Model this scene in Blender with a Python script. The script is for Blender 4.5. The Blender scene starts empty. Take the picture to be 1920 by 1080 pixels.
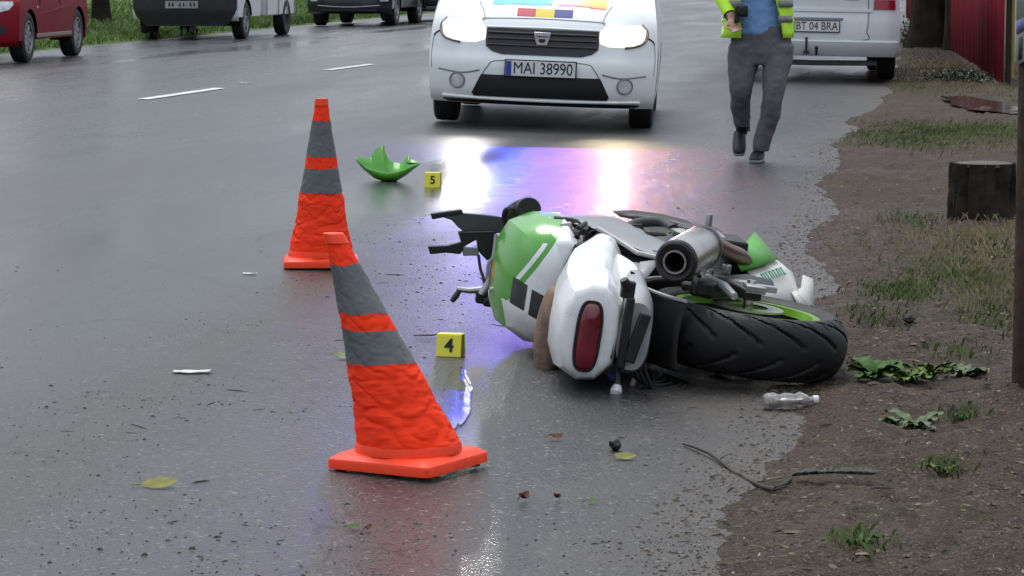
import bpy, bmesh, math, random
from mathutils import Vector, Matrix, noise
sc = bpy.context.scene
C = sc.collection
R = math.radians
rnd = random.Random(7)

# ------------------------------------------------------------------ camera, sky, sun, exposure
FPX, HORIZON, CAMH = 5500.0, -65.0, 1.247
PITCH = math.atan((540 - HORIZON) / FPX)
cam_d = bpy.data.cameras.new('camera'); cam = bpy.data.objects.new('camera', cam_d); C.objects.link(cam)
cam_d.sensor_width = 36; cam_d.lens = 36 * FPX / 1920
cam_d.clip_start = 0.1; cam_d.clip_end = 2000
cam.location = (0, 0, CAMH); cam.rotation_euler = (math.pi / 2 - PITCH, 0, 0)
sc.camera = cam

SUN_EL, SUN_ROT = R(62), R(340)
w = bpy.data.worlds.new('World'); sc.world = w; w.use_nodes = True
nt = w.node_tree; bgn = nt.nodes['Background']
sky = nt.nodes.new('ShaderNodeTexSky'); sky.sky_type = 'NISHITA'; sky.sun_disc = False
sky.sun_elevation = SUN_EL; sky.sun_rotation = SUN_ROT; sky.air_density = 1.0; sky.dust_density = 4.0; sky.ozone_density = 1.0
hsv = nt.nodes.new('ShaderNodeHueSaturation'); hsv.inputs['Saturation'].default_value = 0.42
nt.links.new(sky.outputs[0], hsv.inputs['Color'])
wtc = nt.nodes.new('ShaderNodeTexCoord'); wsep = nt.nodes.new('ShaderNodeSeparateXYZ'); nt.links.new(wtc.outputs['Generated'], wsep.inputs[0])
wmr = nt.nodes.new('ShaderNodeMapRange'); wmr.inputs['To Min'].default_value = 1 / 3; nt.links.new(wsep.outputs['Z'], wmr.inputs['Value'])   # overcast: (1 + 2 sin h) / 3
wvm = nt.nodes.new('ShaderNodeVectorMath'); wvm.operation = 'SCALE'; wvm.inputs[0].default_value = (8.3, 9.1, 10.3); nt.links.new(wmr.outputs[0], wvm.inputs['Scale'])
wmx = nt.nodes.new('ShaderNodeMix'); wmx.data_type = 'RGBA'; wmx.inputs[0].default_value = 0.8
nt.links.new(hsv.outputs[0], wmx.inputs[6]); nt.links.new(wvm.outputs[0], wmx.inputs[7]); nt.links.new(wmx.outputs[2], bgn.inputs['Color'])
bgn.inputs['Strength'].default_value = 0.12

sd = bpy.data.lights.new('sun', 'SUN'); sun = bpy.data.objects.new('sun', sd); C.objects.link(sun)
sd.energy = 1.4; sd.angle = R(30); sd.color = (1.0, 0.97, 0.93)
sun.rotation_euler = (math.pi / 2 - SUN_EL, 0, math.pi - SUN_ROT)
sun.location = (0, 0, 30)
sc.view_settings.view_transform = 'Standard'; sc.view_settings.look = 'None'
sc.view_settings.exposure = 0.45; sc.view_settings.gamma = 1.0
sc.view_settings.use_curve_mapping = False
sc.cycles.use_denoising = True
sc.cycles.max_bounces = 6; sc.cycles.sample_clamp_indirect = 6

# ------------------------------------------------------------------ ground shape and placing
PHI = R(8.0)
EDGE, LEFT = -0.45, -12.3
def uv_of(X, Y): return X * math.cos(PHI) - Y * math.sin(PHI), X * math.sin(PHI) + Y * math.cos(PHI)
def xy_of(u, v): return u * math.cos(PHI) + v * math.sin(PHI), -u * math.sin(PHI) + v * math.cos(PHI)
def road_z(u):
    if u > -7: return -0.025 * (u + 2)
    return 0.125 - 0.012 * (-7 - u)
def sstep(a, b, x):
    t = min(1, max(0, (x - a) / (b - a))); return t * t * (3 - 2 * t)
def fbm(x, y, z=0.0, o=4): return noise.fractal(Vector((x, y, z)), 1.0, 2.0, o)
def edge_at(v): return EDGE + 0.10 * fbm(v * .8, 3.1, 0, 4) + 0.05 * math.sin(v * 1.7) + .025 * fbm(v * 5, 7.7, 0, 4) - .20 * sstep(9.5, 19, v) + .2 * sstep(24, 29, v)
def ground_z(u, v):
    e = edge_at(v)
    if u > -4:
        k = sstep(e - .16, e + .22, u)
        mud = 0.012 + 0.06 * (1 - math.exp(-max(0, u - e) / 1.1)) + (0.026 * fbm(u * 2.2, v * 1.6, 1, 3) + 0.020 * fbm(u * 11, v * 8, 2, 4) + .012 * abs(noise.noise(Vector((u * 21, v * 16, 3))))) * sstep(e - .1, e + .4, u)
        uu = min(u, 0.2)
        return road_z(uu) - 0.03 * (1 - k) + mud * k
    k = sstep(LEFT + .25, LEFT - .35, u) if False else sstep(-LEFT - .25, -LEFT + .35, -u)
    gr = 0.03 + 0.05 * max(0, (LEFT - u)) + 0.03 * fbm(u * .9, v * .9, 5, 3)
    return road_z(max(u, -14)) - 0.03 * (1 - k) + gr * k
def surf_z(X, Y):
    u, v = uv_of(X, Y)
    g = ground_z(u, v)
    if LEFT - .2 < u < 0.25: return max(g, road_z(u))
    return g
def at(px, py, zoff=0.0):
    dx, dy = (px - 960) / FPX, (540 - py) / FPX
    D = Vector((dx, math.cos(PITCH) + dy * math.sin(PITCH), -math.sin(PITCH) + dy * math.cos(PITCH)))
    z = 0.0; P = None
    for _ in range(25):
        t = (z + zoff - CAMH) / D.z
        P = Vector((0, 0, CAMH)) + D * t
        z = surf_z(P.x, P.y)
    return Vector((P.x, P.y, z))

# ------------------------------------------------------------------ materials
MATS = {}
def ramp(n, a, b, p0=0.3, p1=0.7):
    r = n.nodes.new('ShaderNodeValToRGB')
    r.color_ramp.elements[0].position = p0; r.color_ramp.elements[0].color = (*a, 1)
    r.color_ramp.elements[1].position = p1; r.color_ramp.elements[1].color = (*b, 1)
    return r
def mat(name, col, rough=.5, metal=0.0, var=.12, scale=6.0, bump=0.0, bscale=60.0, coat=0.0, dirt=0.0, dirtcol=(.05, .042, .035), emit=None, es=0.0, trans=0.0, spec=.5):
    if name in MATS: return MATS[name]
    m = bpy.data.materials.new(name); m.use_nodes = True; MATS[name] = m
    n = m.node_tree; b = n.nodes['Principled BSDF']; L = n.links.new
    tc = n.nodes.new('ShaderNodeTexCoord')
    nz = n.nodes.new('ShaderNodeTexNoise'); nz.inputs['Scale'].default_value = scale; nz.inputs['Detail'].default_value = 6
    L(tc.outputs['Object'], nz.inputs['Vector'])
    lo = tuple(c * (1 - var) for c in col); hi = tuple(min(1, c * (1 + var)) for c in col)
    rp = ramp(n, lo, hi); L(nz.outputs['Fac'], rp.inputs['Fac'])
    out = rp.outputs['Color']
    if dirt > 0:
        nd = n.nodes.new('ShaderNodeTexNoise'); nd.inputs['Scale'].default_value = scale * 1.7; nd.inputs['Detail'].default_value = 9; nd.inputs['Roughness'].default_value = .7
        L(tc.outputs['Object'], nd.inputs['Vector'])
        dr = ramp(n, (0, 0, 0), (dirt,) * 3, .48, .72); L(nd.outputs['Fac'], dr.inputs['Fac'])
        mx = n.nodes.new('ShaderNodeMix'); mx.data_type = 'RGBA'; L(dr.outputs['Color'], mx.inputs[0])
        L(out, mx.inputs[6]); mx.inputs[7].default_value = (*dirtcol, 1); out = mx.outputs[2]
    L(out, b.inputs['Base Color'])
    b.inputs['Metallic'].default_value = metal; b.inputs['Coat Weight'].default_value = coat
    b.inputs['Coat Roughness'].default_value = .08
    b.inputs['Specular IOR Level'].default_value = spec
    b.inputs['Transmission Weight'].default_value = trans
    mr = n.nodes.new('ShaderNodeMapRange'); mr.inputs['To Min'].default_value = max(.02, rough * .8); mr.inputs['To Max'].default_value = min(1, rough * 1.25)
    L(nz.outputs['Fac'], mr.inputs['Value']); L(mr.outputs[0], b.inputs['Roughness'])
    if bump > 0:
        nb = n.nodes.new('ShaderNodeTexNoise'); nb.inputs['Scale'].default_value = bscale; nb.inputs['Detail'].default_value = 5
        L(tc.outputs['Object'], nb.inputs['Vector'])
        bp = n.nodes.new('ShaderNodeBump'); bp.inputs['Strength'].default_value = bump; bp.inputs['Distance'].default_value = .01
        L(nb.outputs['Fac'], bp.inputs['Height']); L(bp.outputs[0], b.inputs['Normal'])
    if emit:
        b.inputs['Emission Color'].default_value = (*emit, 1); b.inputs['Emission Strength'].default_value = es
    return m

class N:      # tiny node helper for the larger materials
    def __init__(s, name):
        s.m = bpy.data.materials.new(name); s.m.use_nodes = True; MATS[name] = s.m
        s.t = s.m.node_tree; s.b = s.t.nodes['Principled BSDF']
        s.tc = s.t.nodes.new('ShaderNodeTexCoord')
    def L(s, a, b): s.t.links.new(a, b)
    def noise(s, scale, detail=6, rough=.55, vec=None, dist=0):
        n = s.t.nodes.new('ShaderNodeTexNoise'); n.inputs['Scale'].default_value = scale; n.inputs['Detail'].default_value = detail
        n.inputs['Roughness'].default_value = rough; n.inputs['Distortion'].default_value = dist
        s.L(vec or s.tc.outputs['Object'], n.inputs['Vector']); return n.outputs['Fac']
    def ramp(s, f, a, b, p0, p1):
        r = ramp(s.t, a, b, p0, p1); s.L(f, r.inputs['Fac']); return r.outputs['Color']
    def mix(s, f, a, b):
        m = s.t.nodes.new('ShaderNodeMix'); m.data_type = 'RGBA'
        for v, i in ((f, 0), (a, 6), (b, 7)):
            if isinstance(v, tuple): m.inputs[i].default_value = (*v, 1)
            elif isinstance(v, float): m.inputs[i].default_value = v
            else: s.L(v, m.inputs[i])
        return m.outputs[2]
    def math(s, op, a, b=None, c=None):
        m = s.t.nodes.new('ShaderNodeMath'); m.operation = op
        for v, i in ((a, 0), (b, 1), (c, 2)):
            if v is None: continue
            if isinstance(v, (int, float)): m.inputs[i].default_value = v
            else: s.L(v, m.inputs[i])
        return m.outputs[0]
    def sep(s, src=None):
        x = s.t.nodes.new('ShaderNodeSeparateXYZ'); s.L(src or s.tc.outputs['Object'], x.inputs[0]); return x.outputs
    def bump(s, h, strength, dist, normal=None):
        b = s.t.nodes.new('ShaderNodeBump'); b.inputs['Strength'].default_value = strength; b.inputs['Distance'].default_value = dist
        s.L(h, b.inputs['Height'])
        if normal: s.L(normal, b.inputs['Normal'])
        return b.outputs[0]
    def band(s, v, a, b):      # 1 inside [a, b]
        return s.math('MULTIPLY', s.math('GREATER_THAN', v, a), s.math('LESS_THAN', v, b))

# ------------------------------------------------------------------ mesh helpers
class MB:
    def __init__(s): s.v = []; s.f = []
    def add(s, vs, fs):
        o = len(s.v); s.v += [tuple(p) for p in vs]; s.f += [tuple(i + o for i in f) for f in fs]; return s
    def box(s, c, d, rot=None):
        x, y, z = d[0] / 2, d[1] / 2, d[2] / 2
        vs = [Vector((a * x, b * y, e * z)) for e in (-1, 1) for b in (-1, 1) for a in (-1, 1)]
        if rot is not None: vs = [rot @ p for p in vs]
        c = Vector(c)
        return s.add([p + c for p in vs], [(0, 2, 3, 1), (4, 5, 7, 6), (0, 1, 5, 4), (2, 6, 7, 3), (0, 4, 6, 2), (1, 3, 7, 5)])
    def tube(s, path, r, seg=10, cap=True, flat=1.0):
        P = [Vector(p) for p in path]; n = len(P)
        rr = r if isinstance(r, (list, tuple)) else [r] * n
        rings = []
        up = None
        for i in range(n):
            t = (P[min(i + 1, n - 1)] - P[max(i - 1, 0)]).normalized()
            if up is None:
                up = Vector((0, 0, 1)) if abs(t.z) < .9 else Vector((1, 0, 0))
            a = t.cross(up).normalized(); b = a.cross(t).normalized(); up = b
            rings.append([P[i] + (a * math.cos(q) + b * math.sin(q) * flat) * rr[i] for q in [2 * math.pi * k / seg for k in range(seg)]])
        return s.loft(rings, cap)
    def loft(s, rings, cap=True, closed=True):
        m = len(rings[0]); vs = [p for r_ in rings for p in r_]; fs = []
        for i in range(len(rings) - 1):
            for k in range(m if closed else m - 1):
                k2 = (k + 1) % m
                fs.append((i * m + k, i * m + k2, (i + 1) * m + k2, (i + 1) * m + k))
        if cap and closed:
            fs.append(tuple(range(m))[::-1]); fs.append(tuple((len(rings) - 1) * m + k for k in range(m)))
        return s.add(vs, fs)
    def lathe(s, prof, c, axis='y', seg=32, a0=0.0, a1=2 * math.pi):   # prof: (along axis, radius)
        full = abs(a1 - a0 - 2 * math.pi) < 1e-6
        rings = []
        for k in range(seg if full else seg + 1):
            q = a0 + (a1 - a0) * k / seg
            ring = []
            for h, r in prof:
                if axis == 'y': ring.append((c[0] + r * math.cos(q), c[1] + h, c[2] + r * math.sin(q)))
                elif axis == 'x': ring.append((c[0] + h, c[1] + r * math.cos(q), c[2] + r * math.sin(q)))
                else: ring.append((c[0] + r * math.cos(q), c[1] + r * math.sin(q), c[2] + h))
            rings.append(ring)
        if full: rings.append(rings[0])
        return s.loft(rings, cap=False, closed=False)
    def prism(s, poly, d):             # poly: 3-D points, d: thickness vector
        n = len(poly); d = Vector(d)
        a = [Vector(p) - d / 2 for p in poly]; b = [Vector(p) + d / 2 for p in poly]
        return s.add(a + b, [tuple(range(n))[::-1], tuple(range(n, 2 * n))] + [(i, (i + 1) % n, n + (i + 1) % n, n + i) for i in range(n)])
    def sheet(s, rows):                # rows of equal length point lists
        m = len(rows[0])
        return s.add([p for r_ in rows for p in r_], [(i * m + k, i * m + k + 1, (i + 1) * m + k + 1, (i + 1) * m + k) for i in range(len(rows) - 1) for k in range(m - 1)])
    def build(s, name, m, parent=None, smooth=True, bevel=0.0, sub=0, solid=0.0, angle=35, bseg=2, remesh=0.0, wn=False):
        me = bpy.data.meshes.new(name); me.from_pydata(s.v, [], s.f)
        bm = bmesh.new(); bm.from_mesh(me); bmesh.ops.remove_doubles(bm, verts=bm.verts, dist=1e-6)
        bmesh.ops.recalc_face_normals(bm, faces=bm.faces)
        bm.to_mesh(me); bm.free()
        if smooth:
            me.polygons.foreach_set('use_smooth', [True] * len(me.polygons))
            if sub == 0 and remesh == 0: me.set_sharp_from_angle(angle=R(angle))
        o = bpy.data.objects.new(name, me); C.objects.link(o)
        ms = m if isinstance(m, (list, tuple)) else [m]
        for q in ms: me.materials.append(q)
        if solid: md = o.modifiers.new('solid', 'SOLIDIFY'); md.thickness = solid; md.offset = 0
        if remesh:
            md = o.modifiers.new('remesh', 'REMESH'); md.mode = 'VOXEL'; md.voxel_size = remesh; md.use_smooth_shade = True
            md = o.modifiers.new('smooth', 'SMOOTH'); md.factor = .5; md.iterations = 4
        if bevel: md = o.modifiers.new('bevel', 'BEVEL'); md.width = bevel; md.segments = bseg; md.limit_method = 'ANGLE'; md.angle_limit = R(40)
        if sub: md = o.modifiers.new('sub', 'SUBSURF'); md.levels = sub; md.render_levels = sub
        if parent: o.parent = parent
        return o
def tag(o, label=None, cat=None, group=None, kind=None):
    for k, v in (('label', label), ('category', cat), ('group', group), ('kind', kind)):
        if v: o[k] = v
    return o
def empty(name, loc=(0, 0, 0), rz=0.0, label=None, cat=None, group=None):
    o = bpy.data.objects.new(name, None); C.objects.link(o); o.location = loc; o.rotation_euler = (0, 0, rz); o.empty_display_size = .2
    return tag(o, label, cat, group)
def text(name, body, size, m, parent, loc, rot, ext=.0008, sx=1.0):
    cu = bpy.data.curves.new(name, 'FONT'); cu.body = body; cu.size = size; cu.extrude = ext; cu.offset = size * .022 if len(body) == 1 else 0.0; cu.align_x = 'CENTER'; cu.align_y = 'CENTER'
    t = bpy.data.objects.new(name, cu); C.objects.link(t)
    dg = bpy.context.evaluated_depsgraph_get(); dg.update()
    me = bpy.data.meshes.new_from_object(t.evaluated_get(dg)); bpy.data.objects.remove(t)
    me.name = name; me.materials.clear(); me.materials.append(m)
    o = bpy.data.objects.new(name, me); C.objects.link(o)
    o.location = loc; o.rotation_euler = rot; o.scale = (sx, 1, 1); o.parent = parent
    return o
def smooth_path(P, n):
    P = [Vector(p) for p in P]; out = []
    for i in range(len(P) - 1):
        a, b, c, d = P[max(i - 1, 0)], P[i], P[i + 1], P[min(i + 2, len(P) - 1)]
        for k in range(n):
            t = k / n
            out.append(.5 * ((2 * b) + (c - a) * t + (2 * a - 5 * b + 4 * c - d) * t * t + (3 * b - a - 3 * c + d) * t ** 3))
    out.append(P[-1]); return out

# ------------------------------------------------------------------ setting materials
def make_road_mat():
    n = N('wet_asphalt'); x, y, z = n.sep()          # object space: x = u (across), y = v (along)
    mp = n.t.nodes.new('ShaderNodeMapping'); mp.inputs['Scale'].default_value = (1, .12, 1); n.L(n.tc.outputs['Object'], mp.inputs['Vector']); lv = mp.outputs[0]   # wear runs along the road
    vo = n.t.nodes.new('ShaderNodeTexVoronoi'); vo.inputs['Scale'].default_value = 105; n.L(n.tc.outputs['Object'], vo.inputs['Vector']); vsep = n.t.nodes.new('ShaderNodeSeparateColor'); n.L(vo.outputs['Color'], vsep.inputs[0])
    grain = n.noise(150, 3, .7); big = n.noise(.7, 5, .6, lv); mid = n.noise(3.0, 6, .6, lv); fine = n.noise(60, 4, .65)
    col = n.ramp(grain, (.016, .016, .018), (.080, .079, .079), .3, .75)
    col = n.mix(n.math('GREATER_THAN', vsep.outputs[0], .92), col, (.008, .008, .008)); col = n.mix(n.math('LESS_THAN', vsep.outputs[1], .035), col, (.17, .165, .16))
    col = n.mix(n.ramp(mid, (0, 0, 0), (.5, .5, .5), .45, .7), col, (.05, .047, .043))
    su = n.math('ADD', x, n.math('MULTIPLY', n.math('SUBTRACT', n.noise(.8, 6, .65), .5), .9))
    mr_ = n.t.nodes.new('ShaderNodeMapRange'); mr_.inputs['From Min'].default_value = -2.75; mr_.inputs['From Max'].default_value = -2.2; n.L(su, mr_.inputs['Value']); shoulder = mr_.outputs[0]
    col = n.mix(n.math('MULTIPLY', n.math('SUBTRACT', 1.0, shoulder), .75), col, (.052, .053, .056))
    seam = n.math('MULTIPLY', n.math('MULTIPLY', shoulder, n.math('SUBTRACT', 1.0, shoulder)), 4.0)
    seam2 = n.t.nodes.new('ShaderNodeMapRange'); seam2.inputs['From Min'].default_value = -1.35; seam2.inputs['From Max'].default_value = -2.3; n.L(su, seam2.inputs['Value'])
    dirtband = n.math('MULTIPLY', n.math('MULTIPLY', shoulder, seam2.outputs[0]), n.noise(4, 8, .7))
    wv_ = n.t.nodes.new('ShaderNodeVectorMath'); wv_.operation = 'ADD'; wn_ = n.t.nodes.new('ShaderNodeTexNoise'); wn_.inputs['Scale'].default_value = 3.5; wn_.inputs['Detail'].default_value = 5; n.L(n.tc.outputs['Object'], wn_.inputs['Vector']); ws_ = n.t.nodes.new('ShaderNodeVectorMath'); ws_.operation = 'SCALE'; ws_.inputs['Scale'].default_value = .35; n.L(wn_.outputs['Color'], ws_.inputs[0]); n.L(n.tc.outputs['Object'], wv_.inputs[0]); n.L(ws_.outputs[0], wv_.inputs[1])
    vc = n.t.nodes.new('ShaderNodeTexVoronoi'); vc.feature = 'DISTANCE_TO_EDGE'; vc.inputs['Scale'].default_value = .8; n.L(wv_.outputs[0], vc.inputs['Vector'])
    crack = n.math('MULTIPLY', n.math('LESS_THAN', vc.outputs['Distance'], .0035), n.math('GREATER_THAN', n.noise(.9, 3, .5), .52))
    col = n.mix(n.math('MULTIPLY', crack, .8), col, (.008, .008, .008))
    # washed-on sand along the broken edge of the asphalt
    sandn = n.noise(2.2, 9, .68); e = n.math('ADD', x, n.math('MULTIPLY', n.math('SUBTRACT', sandn, .5), 1.5))
    sand = n.t.nodes.new('ShaderNodeMapRange'); sand.inputs['From Min'].default_value = -.92; sand.inputs['From Max'].default_value = -.18
    n.L(e, sand.inputs['Value'])
    sand2 = n.math('MULTIPLY', sand.outputs[0], n.math('ADD', .35, n.math('MULTIPLY', fine, .9)))
    sand2 = n.math('MINIMUM', sand2, 1.0)
    sc_ = n.ramp(fine, (.038, .030, .024), (.105, .088, .070), .3, .7)
    # thin films of silt on the carriageway: tyre tracks and dull patches
    track = n.noise(1.0, 7, .62, lv, .3)
    col = n.mix(n.ramp(track, (0, 0, 0), (.35, .35, .35), .52, .75), col, (.06, .058, .054))
    col = n.mix(n.math('MULTIPLY', dirtband, .9), col, (.040, .038, .030))
    col = n.mix(sand2, col, sc_)
    n.L(col, n.b.inputs['Base Color'])
    r0 = n.ramp(big, (.20,) * 3, (.40,) * 3, .38, .62)
    r1 = n.mix(n.ramp(mid, (0,) * 3, (1,) * 3, .5, .8), r0, (.34, .34, .34))
    pud = n.noise(.9, 2, .4, lv); pm = n.ramp(pud, (0,) * 3, (1,) * 3, .56, .66)
    r2 = n.mix(pm, r1, (.15, .15, .15))
    r2 = n.mix(n.math('MULTIPLY', dirtband, 1.0), r2, (.50, .50, .50))
    r3 = n.mix(sand2, r2, (.62, .62, .62))
    n.L(r3, n.b.inputs['Roughness'])
    n.b.inputs['IOR'].default_value = 1.38
    h = n.math('ADD', n.math('MULTIPLY', grain, .6), n.math('MULTIPLY', fine, .5)); h = n.math('ADD', h, n.math('MULTIPLY', vo.outputs['Distance'], -.55))
    hs = n.math('MULTIPLY', h, n.math('SUBTRACT', 1.0, n.math('MULTIPLY', pm, .55)))
    hs = n.math('MULTIPLY', hs, n.math('ADD', .30, n.math('MULTIPLY', shoulder, .70)))
    b1 = n.bump(hs, .8, .006)
    n.L(b1, n.b.inputs['Normal'])
    return n.m
def make_dirt_mat():
    n = N('wet_dirt'); x, y, z = n.sep()
    a = n.noise(1.3, 8, .65); b_ = n.noise(9, 8, .7); c = n.noise(70, 4, .7); d = n.noise(2.3, 6, .6, dist=.4)
    col = n.ramp(b_, (.022, .015, .010), (.092, .068, .046), .28, .72)
    col = n.mix(n.ramp(c, (0,) * 3, (.6,) * 3, .5, .72), col, (.115, .090, .064))
    col = n.mix(n.ramp(a, (0,) * 3, (.7,) * 3, .47, .62), col, (.078, .064, .049))
    col = n.mix(n.ramp(d, (0,) * 3, (.6,) * 3, .56, .70), col, (.034, .042, .016))
    sp = n.noise(115, 2, .6); sp2 = n.noise(42, 3, .65)
    col = n.mix(n.ramp(sp, (0,) * 3, (.85,) * 3, .60, .68), col, (.20, .155, .105)); col = n.mix(n.ramp(sp, (.9,) * 3, (0,) * 3, .32, .40), col, (.010, .008, .006))
    col = n.mix(n.ramp(sp2, (0,) * 3, (.6,) * 3, .58, .70), col, (.11, .078, .05)); col = n.mix(n.ramp(sp2, (.7,) * 3, (0,) * 3, .30, .42), col, (.016, .012, .009))
    n.L(col, n.b.inputs['Base Color'])
    far = n.math('GREATER_THAN', n.math('MULTIPLY', x, -1), 11.0)     # the grass strip across the road
    g = n.ramp(b_, (.045, .085, .018), (.11, .17, .04), .3, .7)
    col2 = n.mix(far, col, g); n.L(col2, n.b.inputs['Base Color'])
    n.L(n.ramp(a, (.55,) * 3, (.85,) * 3, .35, .6), n.b.inputs['Roughness']); n.b.inputs['Specular IOR Level'].default_value = .15
    h = n.math('ADD', n.math('MULTIPLY', b_, .9), n.math('MULTIPLY', c, .45)); h = n.math('ADD', h, n.math('MULTIPLY', sp2, .5))
    n.L(n.bump(h, 1.0, .035), n.b.inputs['Normal'])
    return n.m
ROADM, DIRTM = make_road_mat(), make_dirt_mat()

def lin(a, b, st):
    k = max(1, round((b - a) / st)); return [a + (b - a) * i / k for i in range(k)]
def uvgrid(name, us, vs, zf, m):
    me = bpy.data.meshes.new(name); nu = len(us)
    verts = [(u, v, zf(u, v)) for v in vs for u in us]
    faces = [(j * nu + i, j * nu + i + 1, (j + 1) * nu + i + 1, (j + 1) * nu + i) for j in range(len(vs) - 1) for i in range(nu - 1)]
    me.from_pydata(verts, [], faces); me.polygons.foreach_set('use_smooth', [True] * len(faces))
    me.materials.append(m); o = bpy.data.objects.new(name, me); C.objects.link(o)
    o.rotation_euler = (0, 0, -PHI); o['kind'] = 'structure'
    return o
us = [-700, -300, -120, -60, -35] + lin(-24, -11, .5) + lin(-11, -1.2, 2.0) + lin(-1.2, 1.6, .022) + lin(1.6, 6, .16) + [6, 8, 12, 20, 40, 90, 200, 500, 900]
vs = [-40, -10, 0, 3] + lin(4.2, 13, .028) + lin(13, 26, .08) + lin(26, 70, .5) + [70, 80, 95, 120, 160, 220, 320, 480, 700, 1000]
ground = uvgrid('ground', us, vs, ground_z, DIRTM)
vr = [-40, -10] + lin(0, 80, 1.0) + [80, 100, 140, 200, 300, 450, 700, 1000]
road = uvgrid('road', [LEFT - .3] + lin(-12, -7, 1.0) + lin(-7, 0.1, .5) + [.18], vr, lambda u, v: road_z(u), ROADM)

PAINT = mat('road_paint', (.62, .62, .60), .42, var=.2, scale=9, dirt=.75, dirtcol=(.09, .09, .09))
def dash(p0, p1, wd):
    a, b = at(*p0), at(*p1); ua, va = uv_of(a.x, a.y); ub, vb = uv_of(b.x, b.y)
    pts = []
    for uu, vv in ((ua - wd / 2, va), (ua + wd / 2, va), (ub + wd / 2, vb), (ub - wd / 2, vb)):
        X, Y = xy_of(uu, vv); pts.append((X, Y, road_z(uu) + .006))
    o = MB().add(pts, [(0, 1, 2, 3)]).build('lane_marking', PAINT, None); o['kind'] = 'structure'
dash((268, 187), (412, 166), .11); dash((613, 132), (697, 121), .10); dash((815, 98), (880, 90), .10)

# ------------------------------------------------------------------ loose stuff on the road and the verge
def chips(name, pts, label, m, s0, s1, flat=.5, kind='stuff', cat='debris', long=1.0):
    mb = MB()
    for X, Y in pts:
        s = rnd.uniform(s0, s1) * (1 + 1.6 * rnd.random() ** 6); a = rnd.random() * 6.28; z = surf_z(X, Y)
        l = s * rnd.uniform(1, long)
        ca, sa = math.cos(a), math.sin(a)
        def q(x, y, zz): return (X + x * ca - y * sa, Y + x * sa + y * ca, z + zz)
        h = s * flat * rnd.uniform(.6, 1.3)
        mb.add([q(-l, -s * .5, -.002), q(l * rnd.uniform(.6, 1), -s * .6, -.002), q(l * .8, s * .7, -.002), q(-l * .7, s * rnd.uniform(.4, .9), -.002), q(-l * .2, 0, h), q(l * .4, s * .15, h * .8)],
               [(0, 1, 5, 4), (1, 2, 5), (2, 3, 4, 5), (3, 0, 4)])
    o = mb.build(name, m, None, smooth=False); return tag(o, label, cat, kind=kind)
def road_pts(n, v0, v1, u0, u1, pw=1.0, clear=True):
    out = []
    while len(out) < n:
        v = v0 + (v1 - v0) * rnd.random() ** pw; u = u0 + (u1 - u0) * rnd.random()
        if fbm(u * 1.3, v * .6, 9, 3) + .25 < rnd.random() * .6: continue
        out.append(xy_of(u, v))
    return out
DARKBIT = mat('dark_bits', (.018, .016, .014), .6, var=.5, scale=3)
BARKBIT = mat('bark_bits', (.085, .060, .040), .75, var=.6, scale=4)
PALEBIT = mat('pale_bits', (.24, .21, .17), .7, var=.35, scale=4)
STRAW = mat('straw', (.23, .185, .11), .8, var=.4, scale=3)
chips('scattered_grit', road_pts(3800, 5.0, 16, -2.55, -.35, 1.5) + road_pts(250, 5.0, 14, -4.2, -2.5, 1.3), 'dark grit and twig crumbs scattered over the wet asphalt', DARKBIT, .0014, .0040, .5, long=2.2)
chips('crumbled_grit', road_pts(500, 5.0, 14, -3.2, -.3, 1.3), 'pale crumbs of gravel scattered over the wet asphalt', PALEBIT, .0012, .0030, .6)
def verge_pts(n, v0, v1, u1, pw=1.6, m=None):
    out = []
    while len(out) < n:
        v = v0 + (v1 - v0) * rnd.random() ** pw; u = edge_at(v) - .1 + (u1 + .55) * rnd.random() ** .9
        if m and not m(u, v): continue
        out.append(xy_of(u, v))
    return out
chips('bark_litter', verge_pts(12000, 5.0, 15, 1.9), 'brown bark crumbs and wet clods littering the dirt verge', BARKBIT, .002, .006, .5, long=2.6)
chips('dark_clods', verge_pts(2600, 5.0, 16, 2.0), 'small dark clods of mud lying on the dirt verge', DARKBIT, .002, .006, .7, long=2.0)
chips('pale_gravel', verge_pts(4200, 5.0, 18, 2.6), 'pale gravel chips trodden into the dirt verge', PALEBIT, .0015, .0042, .5, long=2.2)
chips('edge_crumbs', [xy_of(edge_at(v) + rnd.gauss(.02, .08), v) for v in [5 + 17 * rnd.random() ** 1.4 for _ in range(6500)]], 'crumbs of soil and broken tarmac along the ragged edge of the road', BARKBIT, .0013, .0038, .7, long=1.8)
chips('leaf_litter', verge_pts(5200, 5.0, 15, 2.0), 'flattened brown and tan leaf litter on the dirt verge', mat('leaf_litter', (.15, .105, .065), .7, var=.6, scale=5), .002, .0055, .3, long=2.4)
chips('twig_litter', verge_pts(420, 5.0, 14, 1.8) + road_pts(70, 5, 12, -2.4, -.5), 'thin dark twigs and stalks strewn over verge and road edge', mat('twig_dark', (.035, .024, .017), .7, var=.4, scale=4), .0012, .0026, .9, long=26)
chips('straw_litter', verge_pts(4200, 5.0, 16, 2.2), 'dry straw and dead grass stalks strewn over the verge', STRAW, .0010, .0020, .6, long=14)
GRASS = mat('grass_blades', (.085, .115, .028), .6, var=.5, scale=1.3)
DRYG = mat('dry_grass_blades', (.20, .17, .085), .7, var=.45, scale=1.1)
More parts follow.
